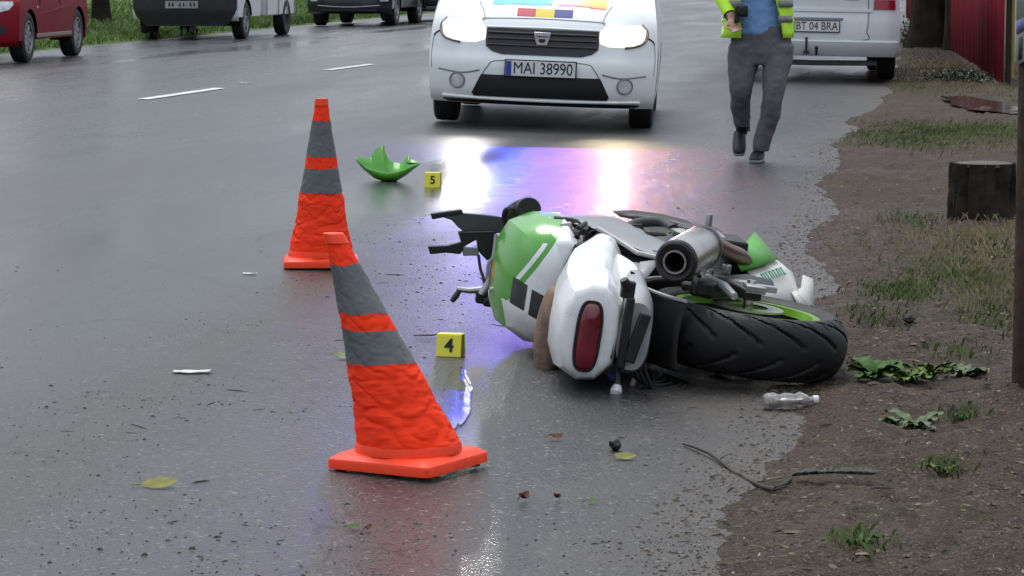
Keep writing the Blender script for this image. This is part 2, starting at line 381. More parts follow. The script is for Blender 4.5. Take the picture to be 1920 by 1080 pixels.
def grass(name, pts, label, m, h0, h1, wd=.004):
    mb = MB()
    for X, Y in pts:
        z = surf_z(X, Y); a = rnd.random() * 6.28; h = rnd.uniform(h0, h1); lean = h * rnd.uniform(.2, 1.1); ca, sa = math.cos(a), math.sin(a)
        w_ = wd * rnd.uniform(.6, 1.3)
        mb.add([(X - sa * w_, Y + ca * w_, z - .004), (X + sa * w_, Y - ca * w_, z - .004), (X + ca * lean * .4 + sa * w_ * .7, Y + sa * lean * .4 - ca * w_ * .7, z + h * .7), (X + ca * lean, Y + sa * lean, z + h)],
               [(0, 1, 2), (0, 2, 3)])
    o = mb.build(name, m, None, smooth=False); return tag(o, label, 'grass', kind='stuff')
def around(px, py, rx, ry, n):       # rx in metres across, ry in metres along
    c = at(px, py); return [(c.x + rnd.gauss(0, rx), c.y + rnd.gauss(0, ry)) for _ in range(n)]
vg = []
for q in [(1760, 250, .35, .8, 3200), (1690, 262, .2, .5, 1200), (1850, 245, .3, .7, 2200), (1710, 415, .06, .2, 220), (1690, 545, .07, .22, 800), (1800, 520, .10, .4, 900), (1780, 660, .06, .12, 120), (1640, 590, .05, .15, 160),
          (1850, 460, .08, .35, 300), (1610, 1010, .035, .06, 110), (1860, 590, .06, .2, 200), (1810, 770, .03, .05, 80), (1770, 880, .03, .05, 80), (1740, 130, .5, 2.2, 1500), (1700, 95, .5, 3.0, 1200), (1720, 165, .35, 1.0, 800), (1900, 190, .3, 1.0, 500)]:
    vg += around(*q)
grass('verge_grass', [p for p in vg if uv_of(*p)[0] > edge_at(uv_of(*p)[1]) + .06], 'thin short green grass growing in patches on the dirt verge', GRASS, .010, .034, .0025)
vd = []
for q in [(1820, 480, .18, .7, 700), (1880, 560, .12, .5, 500), (1780, 130, .35, 1.6, 1100), (1830, 165, .3, 1.0, 700), (1860, 440, .1, .4, 300), (1850, 275, .35, .7, 500)]:
    vd += around(*q)
grass('withered_grass', [p for p in vd if uv_of(*p)[0] > edge_at(uv_of(*p)[1]) + .1], 'withered yellow grass matted among the green on the verge', DRYG, .012, .05, .0020)
lg = []
while len(lg) < 40000:
    v = 30 + 60 * rnd.random() ** 1.3; u = LEFT - .05 - 6 * rnd.random() ** 1.4; lg.append(xy_of(u, v))
grass('roadside_grass', lg, 'fresh green grass strip behind the parked vehicles', mat('fresh_grass', (.12, .19, .04), .6, var=.35, scale=.8), .04, .13, .008)

# ------------------------------------------------------------------ traffic cones
ORANGE_F = mat('orange_fabric', (1.0, .048, .012), .85, var=.08, scale=9, bump=.08, bscale=40, dirt=.22, dirtcol=(.55, .028, .010), spec=.2)
ORANGE_P = mat('orange_plastic', (.98, .060, .015), .45, var=.10, scale=7, dirt=.25, dirtcol=(.40, .05, .02), spec=.3)
BANDM = mat('reflective_band', (.10, .104, .108), .5, var=.14, scale=14, bump=.2, bscale=60)
RUBBER = mat('black_rubber', (.014, .014, .014), .6, var=.3, scale=8)
def cone(loc, rz, lean, label, seed, Hc=.63, basew=.305):
    root = empty('traffic_cone', loc, rz, label, 'traffic cone', 'traffic cones round the crash')
    hb = basew / 2
    def sq(h, s, ch=.022):
        pts = []
        for (sx, sy) in ((1, 1), (-1, 1), (-1, -1), (1, -1)):
            a0 = math.atan2(sy, sx) - math.pi / 4
            for k in range(5):
                a = a0 + math.pi / 2 * k / 4
                pts.append((sx * (hb * s - ch) + ch * math.cos(a), sy * (hb * s - ch) + ch * math.sin(a), h))
        return pts
    MB().loft([sq(.010, 1.0), sq(.030, 1.0), sq(.035, .985), sq(.040, .93), sq(.047, .86)]).build('base', ORANGE_P, root, angle=30)
    for sx in (-1, 1):
        for sy in (-1, 1):
            MB().lathe([(-.001, 0), (-.001, .014), (.012, .016), (.012, 0)], (sx * hb * .8, sy * hb * .8, 0), 'z', 10).build('foot', RUBBER, root)
    col = []
    for h, r in ((.047, .136), (.060, .135), (.070, .131), (.070, .10)): col.append((h, r))
    MB().lathe(col, (0, 0, 0), 'z', 40).build('collar', ORANGE_P, root)
    lv = root.matrix_basis.to_3x3().inverted() @ Vector((lean[0], lean[1], 0)) if False else Matrix.Rotation(-rz, 3, 'Z') @ Vector((lean[0], lean[1], 0))
    r0, r1 = .131, .022
    def seg(t0, t1, amp, name, m, off=0.0, cap=False):
        rings = []; nr = max(4, int((t1 - t0) * 170))
        for i in range(nr + 1):
            t = t0 + (t1 - t0) * i / nr
            rr = r0 + (r1 - r0) * (t ** .93) + off; zc = .068 + Hc * t
            cx, cy = lv.x * t * (1 + .12 * t), lv.y * t
            ring = []
            for k in range(112):
                a = 2 * math.pi * k / 112
                sag = math.sin((t * 23 + 1.4 * noise.noise(Vector((math.cos(a) * 1.6, math.sin(a) * 1.6, seed + t * 2))) * 1.0))
                fold = amp * (.0030 * sag * abs(sag) + .0040 * noise.noise(Vector((math.cos(a) * 2.2, math.sin(a) * 2.2, t * 26 + seed))) + .0055 * (abs(noise.noise(Vector((math.cos(a) * 3.2, math.sin(a) * 3.2, t * 48 + seed)))) - .2))
                dn_ = Vector((math.cos(a) * 1.5, math.sin(a) * 1.5, t * 11 + seed * 2 + .35 * math.sin(a * 2 + seed)))
                fold -= amp * .0062 * max(0, 1 - 5.0 * abs(noise.noise(dn_))) ** 1.6
                dn_ = Vector((math.cos(a) * 2.6 + 4, math.sin(a) * 2.6, t * 30 + seed))
                fold -= amp * .0012 * max(0, 1 - 6.0 * abs(noise.noise(dn_))) ** 1.3
                tilt = .0 if t > .96 else .012 * noise.noise(Vector((math.cos(a), math.sin(a), t * 5 + seed))) * (amp > 0)
                q = rr + fold
                ring.append((cx + q * math.cos(a), cy + q * math.sin(a), zc + tilt * .6))
            rings.append(ring)
        return MB().loft(rings, cap).build(name, m, root, angle=80)
    seg(.0, .39, .8, 'sleeve', ORANGE_F); seg(.385, .545, .22, 'reflective_band', BANDM, .0015); seg(.54, .625, .5, 'sleeve', ORANGE_F)
    seg(.62, .855, .22, 'reflective_band', BANDM, .0015); seg(.85, .965, .4, 'sleeve', ORANGE_F)
    t = seg(.955, 1.0, 0, 'cap', ORANGE_P, .004, True)
    return root
cone(at(766, 878), R(-30), (-.172, .04), 'orange and grey fabric cone leaning beside the yellow marker numbered 4', 3.0, Hc=.525)
cone(at(602, 500), R(4), (.006, 0), 'upright orange and grey fabric cone near the broken green fairing piece', 11.0, Hc=.625)

# ------------------------------------------------------------------ evidence markers
YEL = mat('marker_yellow', (.80, .74, .06), .45, var=.06, scale=9, dirt=.15, dirtcol=(.35, .30, .05)); INK = mat('black_ink', (.012, .012, .012), .6)
YELSHADE = mat('marker_shaded_side', (.28, .22, .03), .6)  # darker copy of the yellow, shade of the sides put into the colour
def marker(loc, rz, num, label, wd=.078, h=.066, dep=.034):
    r_ = empty('evidence_marker', loc, rz, label, 'marker', 'numbered evidence markers')
    t = .004
    tilt = .010
    MB().prism([(-wd / 2, -dep / 2, 0), (wd / 2, -dep / 2, 0), (wd / 2 , -dep / 2 + tilt, h), (-wd / 2, -dep / 2 + tilt, h)], (0, t, 0)).build('front_panel', YEL, r_, bevel=.001)
    MB().prism([(-wd / 2, dep / 2, 0), (wd / 2, dep / 2, 0), (wd / 2, dep / 2 - tilt * .3, h), (-wd / 2, dep / 2 - tilt * .3, h)], (0, t, 0)).build('back_panel', YEL, r_, bevel=.001)
    MB().box((0, tilt * .35, h + .001), (wd, dep - tilt * 1.2, t)).build('top_panel', YEL, r_, bevel=.001)
    for s in (-1, 1):
        MB().prism([(s * (wd / 2 - .003), -dep / 2 + .003, .001), (s * (wd / 2 - .003), dep / 2 - .003, .001), (s * (wd / 2 - .003), dep / 2 - tilt * .3 - .003, h - .002), (s * (wd / 2 - .003), -dep / 2 + tilt + .003, h - .002)], (.003, 0, 0)).build('side_panel', YELSHADE, r_)
    text('number', num, .062, INK, r_, (0.002, -dep / 2 + tilt * .5 - .0035, h * .5), (math.pi / 2 - math.atan2(tilt, h), 0, 0))
    return r_
marker(at(845, 667), R(-16), '4', 'yellow evidence marker numbered 4 beside the leaning cone', .084, .070, .05)
marker(at(812, 351), R(-8), '5', 'yellow evidence marker numbered 5 beside the broken green fairing', .088, .080, .05)

# ------------------------------------------------------------------ broken bits of the motorcycle and litter
GREEN = mat('green_plastic', (.075, .34, .022), .36, var=.12, scale=7, coat=.2, dirt=.6, dirtcol=(.045, .12, .025))
GREENIN = mat('green_plastic_inner', (.045, .17, .018), .5, var=.15, scale=6)
BLACKP = mat('black_plastic', (.011, .011, .013), .45, var=.3, scale=9, dirt=.25, dirtcol=(.045, .039, .034), spec=.4)
def fairing_piece():
    c = at(728, 339)
    r_ = empty('broken_fairing', c, 0, 'bowl shaped broken piece of green fairing lying on the road', 'fairing piece')
    S = 1 / 318.0
    rows = []; K = 40
    def cur(pts, x):
        for (a, b), (c_, d) in zip(pts, pts[1:]):
            if a <= x <= c_:
                t = (x - a) / (c_ - a); return b + (d - b) * t
        return pts[-1][1] if x > pts[-1][0] else pts[0][1]
    near = [(-58, 42), (-40, 26), (-20, 19), (0, 16), (20, 19), (40, 27), (58, 33)]
    bot = [(-58, 38), (-45, 22), (-25, 6), (-8, 0), (14, 0), (34, 12), (58, 31)]
    back = [(-58, 43), (-48, 40), (-32, 41), (-27, 50), (-20, 58), (-12, 63), (-8, 61), (-7, 50), (-2, 38), (8, 31), (20, 30), (27, 34), (36, 46), (38, 47), (36.5, 38), (45, 36), (58, 33)]
    xs = [-58 + 116 * i / 72 for i in range(73)]
    prof = lambda x: max(0.0, 1 - (x / 59.0) ** 2) ** .6
    def row(fz, fy): return [((x) * S, fy(x) * prof(x), fz(x) * S) for x in xs]
    rows = [row(lambda x: cur(near, x), lambda x: -.10), row(lambda x: .45 * cur(near, x) + .55 * cur(bot, x), lambda x: -.088), row(lambda x: cur(bot, x), lambda x: -.03),
            row(lambda x: cur(bot, x) + .8, lambda x: .03), row(lambda x: .6 * cur(bot, x) + .4 * cur(back, x), lambda x: .075), row(lambda x: cur(back, x), lambda x: .105)]
    MB().sheet(rows).build('shell', GREEN, r_, solid=.004, angle=75)
    MB().tube([(.105, -.02, .105), (.13, 0, .098), (.165, -.002, .102)], [.006, .012, .004], 8, flat=.5).build('mounting_tab', BLACKP, r_)
fairing_piece()
WHITEP = mat('white_plastic', (.62, .62, .61), .5, var=.12, scale=20, dirt=.45, dirtcol=(.22, .19, .16))
def shard(name, px, py, L, Wd, rz, m, label, cat, h=.004, curl=.0, seed=1):
    c = at(px, py); r2 = random.Random(seed); rows = []
    for j in range(4):
        v = j / 3 - .5
        rows.append([((i / 7 - .5) * L * (1 + .08 * r2.uniform(-1, 1)), v * Wd * (1 - .5 * abs(i / 7 - .45)) + .12 * Wd * r2.uniform(-1, 1), h + curl * ((i / 7 - .5) ** 2 * 3 + v * v) + .25 * h * r2.uniform(-1, 1)) for i in range(8)])
    o = MB().sheet(rows).build(name, m, None, solid=.0025, angle=60); o.location = c; o.rotation_euler = (0, 0, rz)
    return tag(o, label, cat)
shard('plastic_shard', 361, 700, .115, .05, R(8), WHITEP, 'long white plastic shard lying alone on the wet road', 'shard', .005, .003, 2)
shard('plastic_shard', 468, 515, .055, .03, R(-4), WHITEP, 'small pale plastic flake beyond the white shard', 'shard', .004, .003, 3)
shard('plastic_shard', 462, 157, .13, .05, R(-4), WHITEP, 'pale flake lying between two lane markings', 'shard', .004, .01, 4)
STICK = mat('brown_stick', (.075, .042, .026), .6, var=.3, scale=30)
o = MB().tube([(-.045, .004, .006), (-.01, 0, .007), (.02, -.004, .007), (.05, .006, .012)], [.003, .005, .005, .003], 8, flat=.6).build('wood_splinter', STICK, None); o.location = at(800, 632); o.rotation_euler = (0, 0, R(6))
tag(o, 'thin brown splinter lying next to the marker numbered 4', 'splinter')
LEAFC = [mat('leaf_brown', (.12, .055, .036), .7, spec=.08, var=.3, scale=30), mat('leaf_green', (.075, .125, .035), .7, spec=.08, var=.3, scale=30), mat('leaf_yellow', (.19, .18, .055), .7, spec=.08, var=.3, scale=30), mat('leaf_pale', (.20, .26, .13), .7, spec=.08, var=.3, scale=30)]
def leaf(px, py, L, mi, rz, label, curl=.4):
    c = at(px, py); rows = []; L *= 1.15
    for i in range(7):
        t = i / 6; wd = L * .36 * math.sin(math.pi * min(1, t * .93 + .05)) ** .8
        z = .003 + curl * L * (t - .5) ** 2 * 1.6
        rows.append([((t - .5) * L, y * wd, z + curl * .5 * wd * abs(y) ) for y in (-1, -.5, 0, .5, 1)])
    mb = MB().sheet(rows); mb.tube([(-.5 * L, 0, rows[0][2][2]), (-.8 * L, .06 * L, .004)], .0012, 5)
    o = mb.build('fallen_leaf', LEAFC[mi], None, angle=80); o.location = c; o.rotation_euler = (R(rnd.uniform(10, 22)), R(rnd.uniform(-8, 8)), rz); o.location.z += .0035 + L * .05
    return tag(o, label, 'leaf', 'leaves fallen on the wet road')
leaf(1042, 826, .035, 0, .4, 'curled dark red leaf next to the black stone on the road', .6)
leaf(980, 941, .036, 0, 1.2, 'curled brown leaf with a raised tip in front of the leaning cone', .9)
leaf(1042, 940, .022, 0, 2.0, 'tiny brown leaf standing on edge beside the curled brown leaf', 1.2)
leaf(1110, 945, .026, 1, .2, 'small flat green leaf beside two brown leaves', .2)
leaf(1172, 862, .05, 2, .1, 'flat yellow leaf right in front of the black stone', .15)
leaf(664, 994, .026, 1, 0, 'small green leaf in the red reflection of the leaning cone', .3)
leaf(690, 997, .022, 0, 1.0, 'dark curled leaf beside the green leaf in the cone reflection', .7)
leaf(300, 914, .075, 2, .05, 'yellow green flattened leaf lying alone on grey asphalt', .08)
leaf(642, 674, .05, 3, .1, 'pale green leaf half hidden behind the leaning cone', .5)
leaf(505, 1010 - 40, .018, 2, .1, 'tiny yellow leaf scrap beside dark grit', .3) if False else None
def stone(name, px, py, s, m, label, cat='stone', sq=(1, 1, .8), seed=1):
    bm = bmesh.new(); bmesh.ops.create_icosphere(bm, subdivisions=3, radius=1)
    for v in bm.verts:
        v.co *= 1 + .30 * noise.noise(v.co * 1.3 + Vector((seed, 0, 0))) + .10 * noise.noise(v.co * 4 + Vector((seed, 3, 0)))
        v.co = Vector((v.co.x * sq[0], v.co.y * sq[1], v.co.z * sq[2])) * s
    me = bpy.data.meshes.new(name); bm.to_mesh(me); bm.free(); me.materials.append(m)
    o = bpy.data.objects.new(name, me); C.objects.link(o); c = at(px, py); zmin = min(v.co.z for v in me.vertices)
    o.location = (c.x, c.y, c.z - zmin - .002); o.rotation_euler = (0, 0, seed)
    return tag(o, label, cat)
stone('tarmac_lump', 1154, 845, .0165, mat('black_stone', (.012, .012, .013), .5, bump=.5, bscale=120), 'black lump of tarmac on the road near the yellow leaf', 'stone', (1, 1, 1.05), 2)
stone('mud_clod', 1705, 604, .022, mat('dark_clod', (.022, .017, .014), .7, bump=.6, bscale=80), 'dark clod of earth in the hollow of the verge', 'clod', (1.2, 1, .7), 5)
FILM = mat('clear_film', (.46, .44, .42), .25, var=.3, scale=18, dirt=.75, dirtcol=(.20, .165, .14), trans=.45)
def bottle(px, py, L, rr, rz, label, seed):
    rings = []
    prof = [(0, .2), (.02, .7), (.08, .95), (.2, 1), (.32, .88), (.42, 1), (.55, .97), (.62, .86), (.72, .98), (.82, .7), (.9, .36), (.97, .34), (1, .30)]
    for t, q in prof:
        ring_ = []
        for k in range(28):
            a_ = 2 * math.pi * k / 28; cr_ = 1 - .38 * abs(noise.noise(Vector((t * 4 + seed, math.cos(a_) * 1.5, math.sin(a_) * 1.5)))) * (t < .8) - .18 * (math.sin(a_) > .3) * (.2 < t < .7)
            ring_.append((L * (t - .5), rr * q * cr_ * math.cos(a_) * 1.1, rr * .85 + rr * q * cr_ * math.sin(a_) * .85))
        rings.append(ring_)
    r_ = empty('plastic_bottle', at(px, py), rz, label, 'bottle')
    MB().loft(rings).build('bottle_body', FILM, r_, angle=25)
    MB().lathe([(-.008, 0), (-.008, .013), (.008, .013), (.008, 0)], (L * .52, 0, rr * .85), 'x', 14).build('bottle_cap', WHITEP, r_)
bottle(1478, 768, .155, .032, R(8), 'crushed clear plastic bottle lying on the dirt below the rear tyre', 3)
shard('plastic_scrap', 1470, 722, .09, .05, R(5), WHITEP, 'dirty white plastic scrap wedged under the rear tyre', 'scrap', .012, .02, 9)
# broken branch with a spray of needles
BRANCH = mat('branch_bark', (.030, .022, .016), .7, var=.4, scale=40)
def twig():
    P = [at(1281, 836), at(1330, 858), at(1372, 884), at(1410, 905), at(1452, 927), at(1482, 903)]
    base = P[2]; r_ = empty('fallen_branch', base, 0, 'bare dark broken branch reaching from the verge onto the road', 'branch')
    pts = [p - base + Vector((0, 0, .006 + .006 * math.sin(i * 1.9))) for i, p in enumerate(P)]
    MB().tube(smooth_path(pts, 2), [.0032 + .0020 * (i / 10) + .0006 * (i % 3) for i in range(11)], 8).build('stem', BRANCH, r_)
    for i, (a, b) in enumerate(((7, (.03, .05)), (14, (-.02, .06)), (20, (.05, .03)))):
        s = smooth_path(pts, 5)[a]
        MB().tube([s, s + Vector((b[0], b[1], .008))], [.0025, .001], 6).build('side_twig', BRANCH, r_)
    c0 = at(1485, 905); r2 = empty('needle_spray', c0, 0, 'dark green needle spray lying on the dirt verge', 'twig')
    MB().tube([(0, 0, .018), (.09, .02, .022), (.2, .0, .02)], [.0025, .002, .001], 6).build('stem', BRANCH, r2)
    mb = MB()
    for k in range(800):
        t = rnd.random(); p = Vector((t * .2, .02 * math.sin(t * 3), .022)); a = rnd.uniform(-1.2, 1.2); sd_ = rnd.choice((-1, 1)); l = rnd.uniform(.018, .042)
        d = Vector((math.cos(a) * .7, sd_ * math.sin(abs(a)) , rnd.uniform(-.1, .35))) * l; s = d.cross(Vector((0, 0, 1))).normalized() * .0024
        mb.add([p - s, p + s, p + d], [(0, 1, 2)])
    o = mb.build('needles', mat('needles', (.022, .036, .016), .6, var=.4, scale=20), r2, smooth=False); o['kind'] = 'stuff'
twig()
# weeds
def weed(px, py, n, L, m, label, spread=1.0, up=.6, seed=1, wide=.3):
    r2 = random.Random(seed); r_ = empty('weed_plant', at(px, py), 0, label, 'weed', 'weeds on the dirt verge')
    for k in range(int(n * 2.2)):
        a = 6.283 * r2.random(); l = L * r2.uniform(.35, 1.0); el = up * r2.uniform(.4, 1.9); rows = []
        for i in range(9):
            t = i / 8; wd = l * wide * math.sin(math.pi * min(1, .06 + t * .92)) ** .75 * (1 + .22 * math.sin(i * 2.6 + k)) * .8
            rr = .004 + l * t * math.cos(el * (1 - t * .8)) * spread; zz = l * math.sin(el) * (t * 1.25 - t * t * .75)
            rows.append([(rr * math.cos(a) - y * wd * math.sin(a), rr * math.sin(a) + y * wd * math.cos(a), zz + .28 * wd * abs(y) + .006 * math.sin(i * 1.7 + k + 2 * y) * t + .002) for y in (-1, -.5, 0, .5, 1)])
        MB().sheet(rows).build('leaf', m, r_, angle=80)
    return r_
WG = mat('weed_green', (.042, .105, .016), .6, var=.5, scale=40, dirt=.5, dirtcol=(.07, .065, .03), spec=.2, bump=.4, bscale=90); WP = mat('weed_grey_green', (.10, .135, .070), .65, var=.45, scale=40, dirt=.5, dirtcol=(.09, .08, .05), spec=.2, bump=.4, bscale=90); WL = mat('weed_lime', (.10, .155, .026), .6, var=.45, scale=40, dirt=.4, dirtcol=(.10, .08, .04), spec=.2, bump=.4, bscale=90)
weed(1640, 718, 11, .115, WG, 'broad dark green weed beside the rear tyre on the verge', 1, .75, 2, .36)
weed(1700, 718, 9, .085, WL, 'low lime green weed between the broad weed and the tall one', 1, .5, 3)
weed(1745, 714, 12, .12, WL, 'tall grassy lime weed in the middle of the row of weeds', .8, 1.0, 4, .13)
weed(1805, 706, 9, .085, WP, 'pale grey green weed at the pole end of the row', 1, .35, 5, .32)
weed(1715, 802, 11, .105, WP, 'large pale drooping weed in front of the row of weeds', 1.1, .4, 6, .24)
weed(1675, 795, 5, .040, WG, 'tiny dark green weed beside the large pale weed', 1, .6, 7)
weed(1808, 780, 5, .036, WG, 'tiny dark green weed between the large pale weed and the pole', 1, .5, 8)
weed(1775, 880, 5, .05, WL, 'small yellowish weed low on the verge by the needle spray', 1, .5, 9)
weed(1612, 1025, 8, .05, WG, 'small green tuft of weed on the bare dirt below the needle spray', 1, .8, 10, .12)

# ------------------------------------------------------------------ motorcycle lying on its left side (local: x forward, y left, z up)
def bike_matrix():
    yaw, pit, rol = R(4.93), R(2.16), R(8.24)
    B0 = Matrix(((0, 0, -1), (1, 0, 0), (0, -1, 0)))
    rot = Matrix.Rotation(yaw, 3, 'Z') @ Matrix.Rotation(pit, 3, 'X') @ Matrix.Rotation(rol, 3, 'Y') @ B0
    k = 1.022
    T = Vector((1.02206, 8.94153, .07989)); T = Vector((0, 0, CAMH)) + (T - Vector((0, 0, CAMH))) * k
    return Matrix.Translation(T) @ rot.to_4x4() @ Matrix.Scale(k, 4)
BM = bike_matrix(); BI = BM.inverted()
def bk(px, py, x):           # a point of the bike at local forward distance x
    dx, dy = (px - 960) / FPX, (540 - py) / FPX
    D = BI.to_3x3() @ Vector((dx, math.cos(PITCH) + dy * math.sin(PITCH), -math.sin(PITCH) + dy * math.cos(PITCH)))
    o = BI @ Vector((0, 0, CAMH))
    return o + D * ((x - o.x) / D.x)
WPAINT = mat('white_gloss', (.80, .82, .82), .28, var=.04, scale=3, coat=.6, dirt=.25, dirtcol=(.36, .33, .30))
GREYP = mat('grey_plastic', (.20, .215, .23), .40, var=.12, scale=6, dirt=.35, dirtcol=(.09, .085, .08))
LGREY = mat('light_grey_plastic', (.33, .34, .345), .42, var=.1, scale=6, dirt=.4, dirtcol=(.14, .13, .12))
ALU = mat('dull_aluminium', (.42, .42, .41), .38, metal=.9, var=.15, scale=20, dirt=.5, dirtcol=(.10, .09, .08))
DARKM = mat('dark_metal', (.032, .030, .030), .45, metal=.6, var=.3, scale=18, dirt=.4, dirtcol=(.03, .025, .022))
STEEL = mat('brushed_steel', (.50, .48, .46), .26, metal=1.0, var=.12, scale=10, dirt=.3, dirtcol=(.20, .16, .13))
BROWNM = mat('heat_stained_steel', (.17, .105, .085), .35, metal=.85, var=.3, scale=10, dirt=.4, dirtcol=(.04, .03, .028))
HOLE = mat('black_hole', (.004, .004, .004), .9, spec=.1)
TYRE = mat('tyre_rubber', (.009, .009, .010), .55, var=.35, scale=12, bump=.12, bscale=150, dirt=.25, dirtcol=(.026, .023, .020), spec=.35)
RIMG = mat('green_rim', (.17, .40, .028), .30, var=.1, scale=8, coat=.3, dirt=.5, dirtcol=(.035, .05, .02))
TAN = mat('tan_leather', (.20, .125, .085), .65, var=.35, scale=14, bump=.4, bscale=60, dirt=.8, dirtcol=(.085, .062, .050))
REDL = mat('red_lens', (.15, .004, .012), .12, var=.25, scale=18, coat=.8)
CLEARL = mat('clear_lens', (.55, .55, .55), .15, var=.1, scale=20, coat=.6)
def scuffed(name, base, rough=.28):
    n = N(name); col = base if not isinstance(base, tuple) else None
    mp = n.t.nodes.new('ShaderNodeMapping'); mp.inputs['Scale'].default_value = (3, 45, 45); mp.inputs['Rotation'].default_value = (.2, .3, .5); n.L(n.tc.outputs['Object'], mp.inputs['Vector'])
    scr = n.noise(6, 4, .7, mp.outputs[0]); where = n.ramp(n.noise(5, 5, .6), (0,) * 3, (1,) * 3, .48, .62)
    m = n.math('MULTIPLY', n.ramp(scr, (0,) * 3, (.75,) * 3, .58, .68), where)
    c = n.mix(n.ramp(n.noise(9, 9, .7), (0,) * 3, (.4,) * 3, .5, .75), base, (.38, .35, .31))
    c = n.mix(m, c, (.13, .125, .12)); n.L(c, n.b.inputs['Base Color'])
    n.L(n.mix(m, (rough,) * 3, (.6,) * 3), n.b.inputs['Roughness']); n.b.inputs['Coat Weight'].default_value = .35
    return n.m
def tank_mat():
    n = N('tank_paint'); x, y, z = n.sep()
    a = n.math('SUBTRACT', z, n.math('ADD', .868, n.math('MULTIPLY', n.math('ADD', y, .17), .53)))
    g1 = n.math('MULTIPLY', n.math('GREATER_THAN', a, 0.0), n.math('LESS_THAN', y, .07))
    st = n.math('MULTIPLY', n.band(a, .018, .032), n.math('LESS_THAN', y, -.01)); st = n.math('MULTIPLY', st, n.math('GREATER_THAN', y, -.14))
    g2 = n.math('MULTIPLY', n.math('GREATER_THAN', z, n.math('SUBTRACT', 1.035, n.math('MULTIPLY', y, .33))), n.math('GREATER_THAN', y, .07))
    green = n.math('MAXIMUM', n.math('SUBTRACT', g1, st), g2); green = n.math('MAXIMUM', green, 0.0)
    col = n.mix(green, (.80, .82, .82), (.075, .34, .022))
    yy = n.math('SUBTRACT', y, n.math('MULTIPLY', n.math('SUBTRACT', z, .95), -.35))
    sq1 = n.math('MULTIPLY', n.band(yy, .000, .085), n.band(z, .945, .990)); sq2 = n.math('MULTIPLY', n.band(yy, .004, .088), n.band(z, .880, .932))
    blk = n.math('MULTIPLY', n.math('MAXIMUM', sq1, sq2), n.math('LESS_THAN', x, .80))
    col = n.mix(blk, col, (.035, .036, .038))
    d = n.ramp(n.noise(7, 9, .7), (0,) * 3, (.35,) * 3, .5, .75); col = n.mix(d, col, (.30, .29, .27))
    mp = n.t.nodes.new('ShaderNodeMapping'); mp.inputs['Scale'].default_value = (40, 3, 40); mp.inputs['Rotation'].default_value = (.5, .2, .3); n.L(n.tc.outputs['Object'], mp.inputs['Vector'])
    col = n.mix(n.math('MULTIPLY', n.ramp(n.noise(6, 4, .7, mp.outputs[0]), (0,) * 3, (.7,) * 3, .58, .68), n.ramp(n.noise(4, 5, .6), (0,) * 3, (1,) * 3, .50, .62)), col, (.14, .135, .13))
    n.L(col, n.b.inputs['Base Color']); n.b.inputs['Roughness'].default_value = .27; n.b.inputs['Coat Weight'].default_value = .5
    return n.m
bike = empty('motorcycle', (0, 0, 0), 0, 'white and green sport motorcycle lying on its side by the verge', 'motorcycle'); bike.matrix_world = BM
def bb(mb, name, m, parent=None, **k): return mb.build(name, m, parent or bike, **k)

def wheel(cx, cz, Ro, w, name, rimm, tread=True):
    rr = .212
    mb = MB().lathe([(-w * .36, rr + .012), (-w * .40, rr + .010), (-w * .40, rr - .004), (-w * .30, rr - .016), (-.02, rr - .030), (.02, rr - .030), (w * .30, rr - .016), (w * .40, rr - .004), (w * .40, rr + .010), (w * .36, rr + .012), (.0, rr - .006), (-w * .36, rr + .012)], (cx, 0, cz), 'y', 72)
    rim = bb(mb, name, DARKM, angle=30)  # dark barrel: shade inside the recessed rim put into the colour
    for sy in (-1, 1): MB().lathe([(sy * w * .345, rr + .014), (sy * w * .415, rr + .012), (sy * w * .415, rr - .010), (sy * w * .30, rr - .020)], (cx, 0, cz), 'y', 72).build('rim_lip', rimm, rim)
    for k in range(5):
        a = 2 * math.pi * k / 5 + .35
        d = Vector((math.cos(a), 0, math.sin(a))); t = Vector((-math.sin(a), 0, math.cos(a))); c = Vector((cx, 0, cz))
        rings = []
        for q, sw, sy in ((.035, .026, .034), (.09, .018, .024), (.15, .017, .020), (rr - .022, .030, .028)):
            p = c + d * q; rings.append([p + t * sw * math.cos(h) + Vector((0, sy * math.sin(h), 0)) for h in [2 * math.pi * j / 10 for j in range(10)]])
        MB().loft(rings).build('spoke', rimm, rim)
    MB().lathe([(-.075, 0), (-.075, .035), (-.05, .05), (.05, .05), (.075, .035), (.075, 0)], (cx, 0, cz), 'y', 24).build('hub', DARKM, rim)
    NA, NP = (336, 64) if tread else (72, 20)
    h = (Ro - rr) * .58; Rc = Ro - h; rings = []
    for i in range(NA):
        th = 2 * math.pi * i / NA; ring = []
        for j in range(NP + 1):
            ph = R(-128 + 256 * j / NP); y = w / 2 * math.sin(ph) * (1.0 if abs(ph) < math.pi / 2 else .96); r = Rc + h * math.cos(ph)
            if tread and abs(ph) < R(78):
                f = (th * 14 / (2 * math.pi) + (.9 * abs(ph) ** 1.4) * 1.1 + (.5 if ph > 0 else 0)) % 1.0
                if f < .13 and abs(ph) > R(9): r -= .009
                f2 = (th * 28 / (2 * math.pi) + .6 * abs(ph)) % 1.0
                if f2 < .14 and abs(ph) > R(50): r -= .004
            ring.append((cx + r * math.cos(th), y, cz + r * math.sin(th)))
        rings.append(ring)
    rings.append(rings[0])
    MB().loft(rings, cap=False, closed=False).build('tyre', TYRE, rim, angle=60)
    def disc(y, ro, ri, nm, m):
        MB().lathe([(y - .003, ri), (y - .003, ro), (y + .003, ro), (y + .003, ri), (y - .003, ri)], (cx, 0, cz), 'y', 48).build(nm, m, rim)
    return rim, disc
rw, disc = wheel(0, .3175, .319, .190, 'rear_wheel', RIMG)
disc(-.085, .110, .062, 'brake_disc', STEEL); disc(.09, .10, .05, 'sprocket', DARKM)
fw, disc = wheel(1.385, .300, .300, .120, 'front_wheel', RIMG, tread=False)
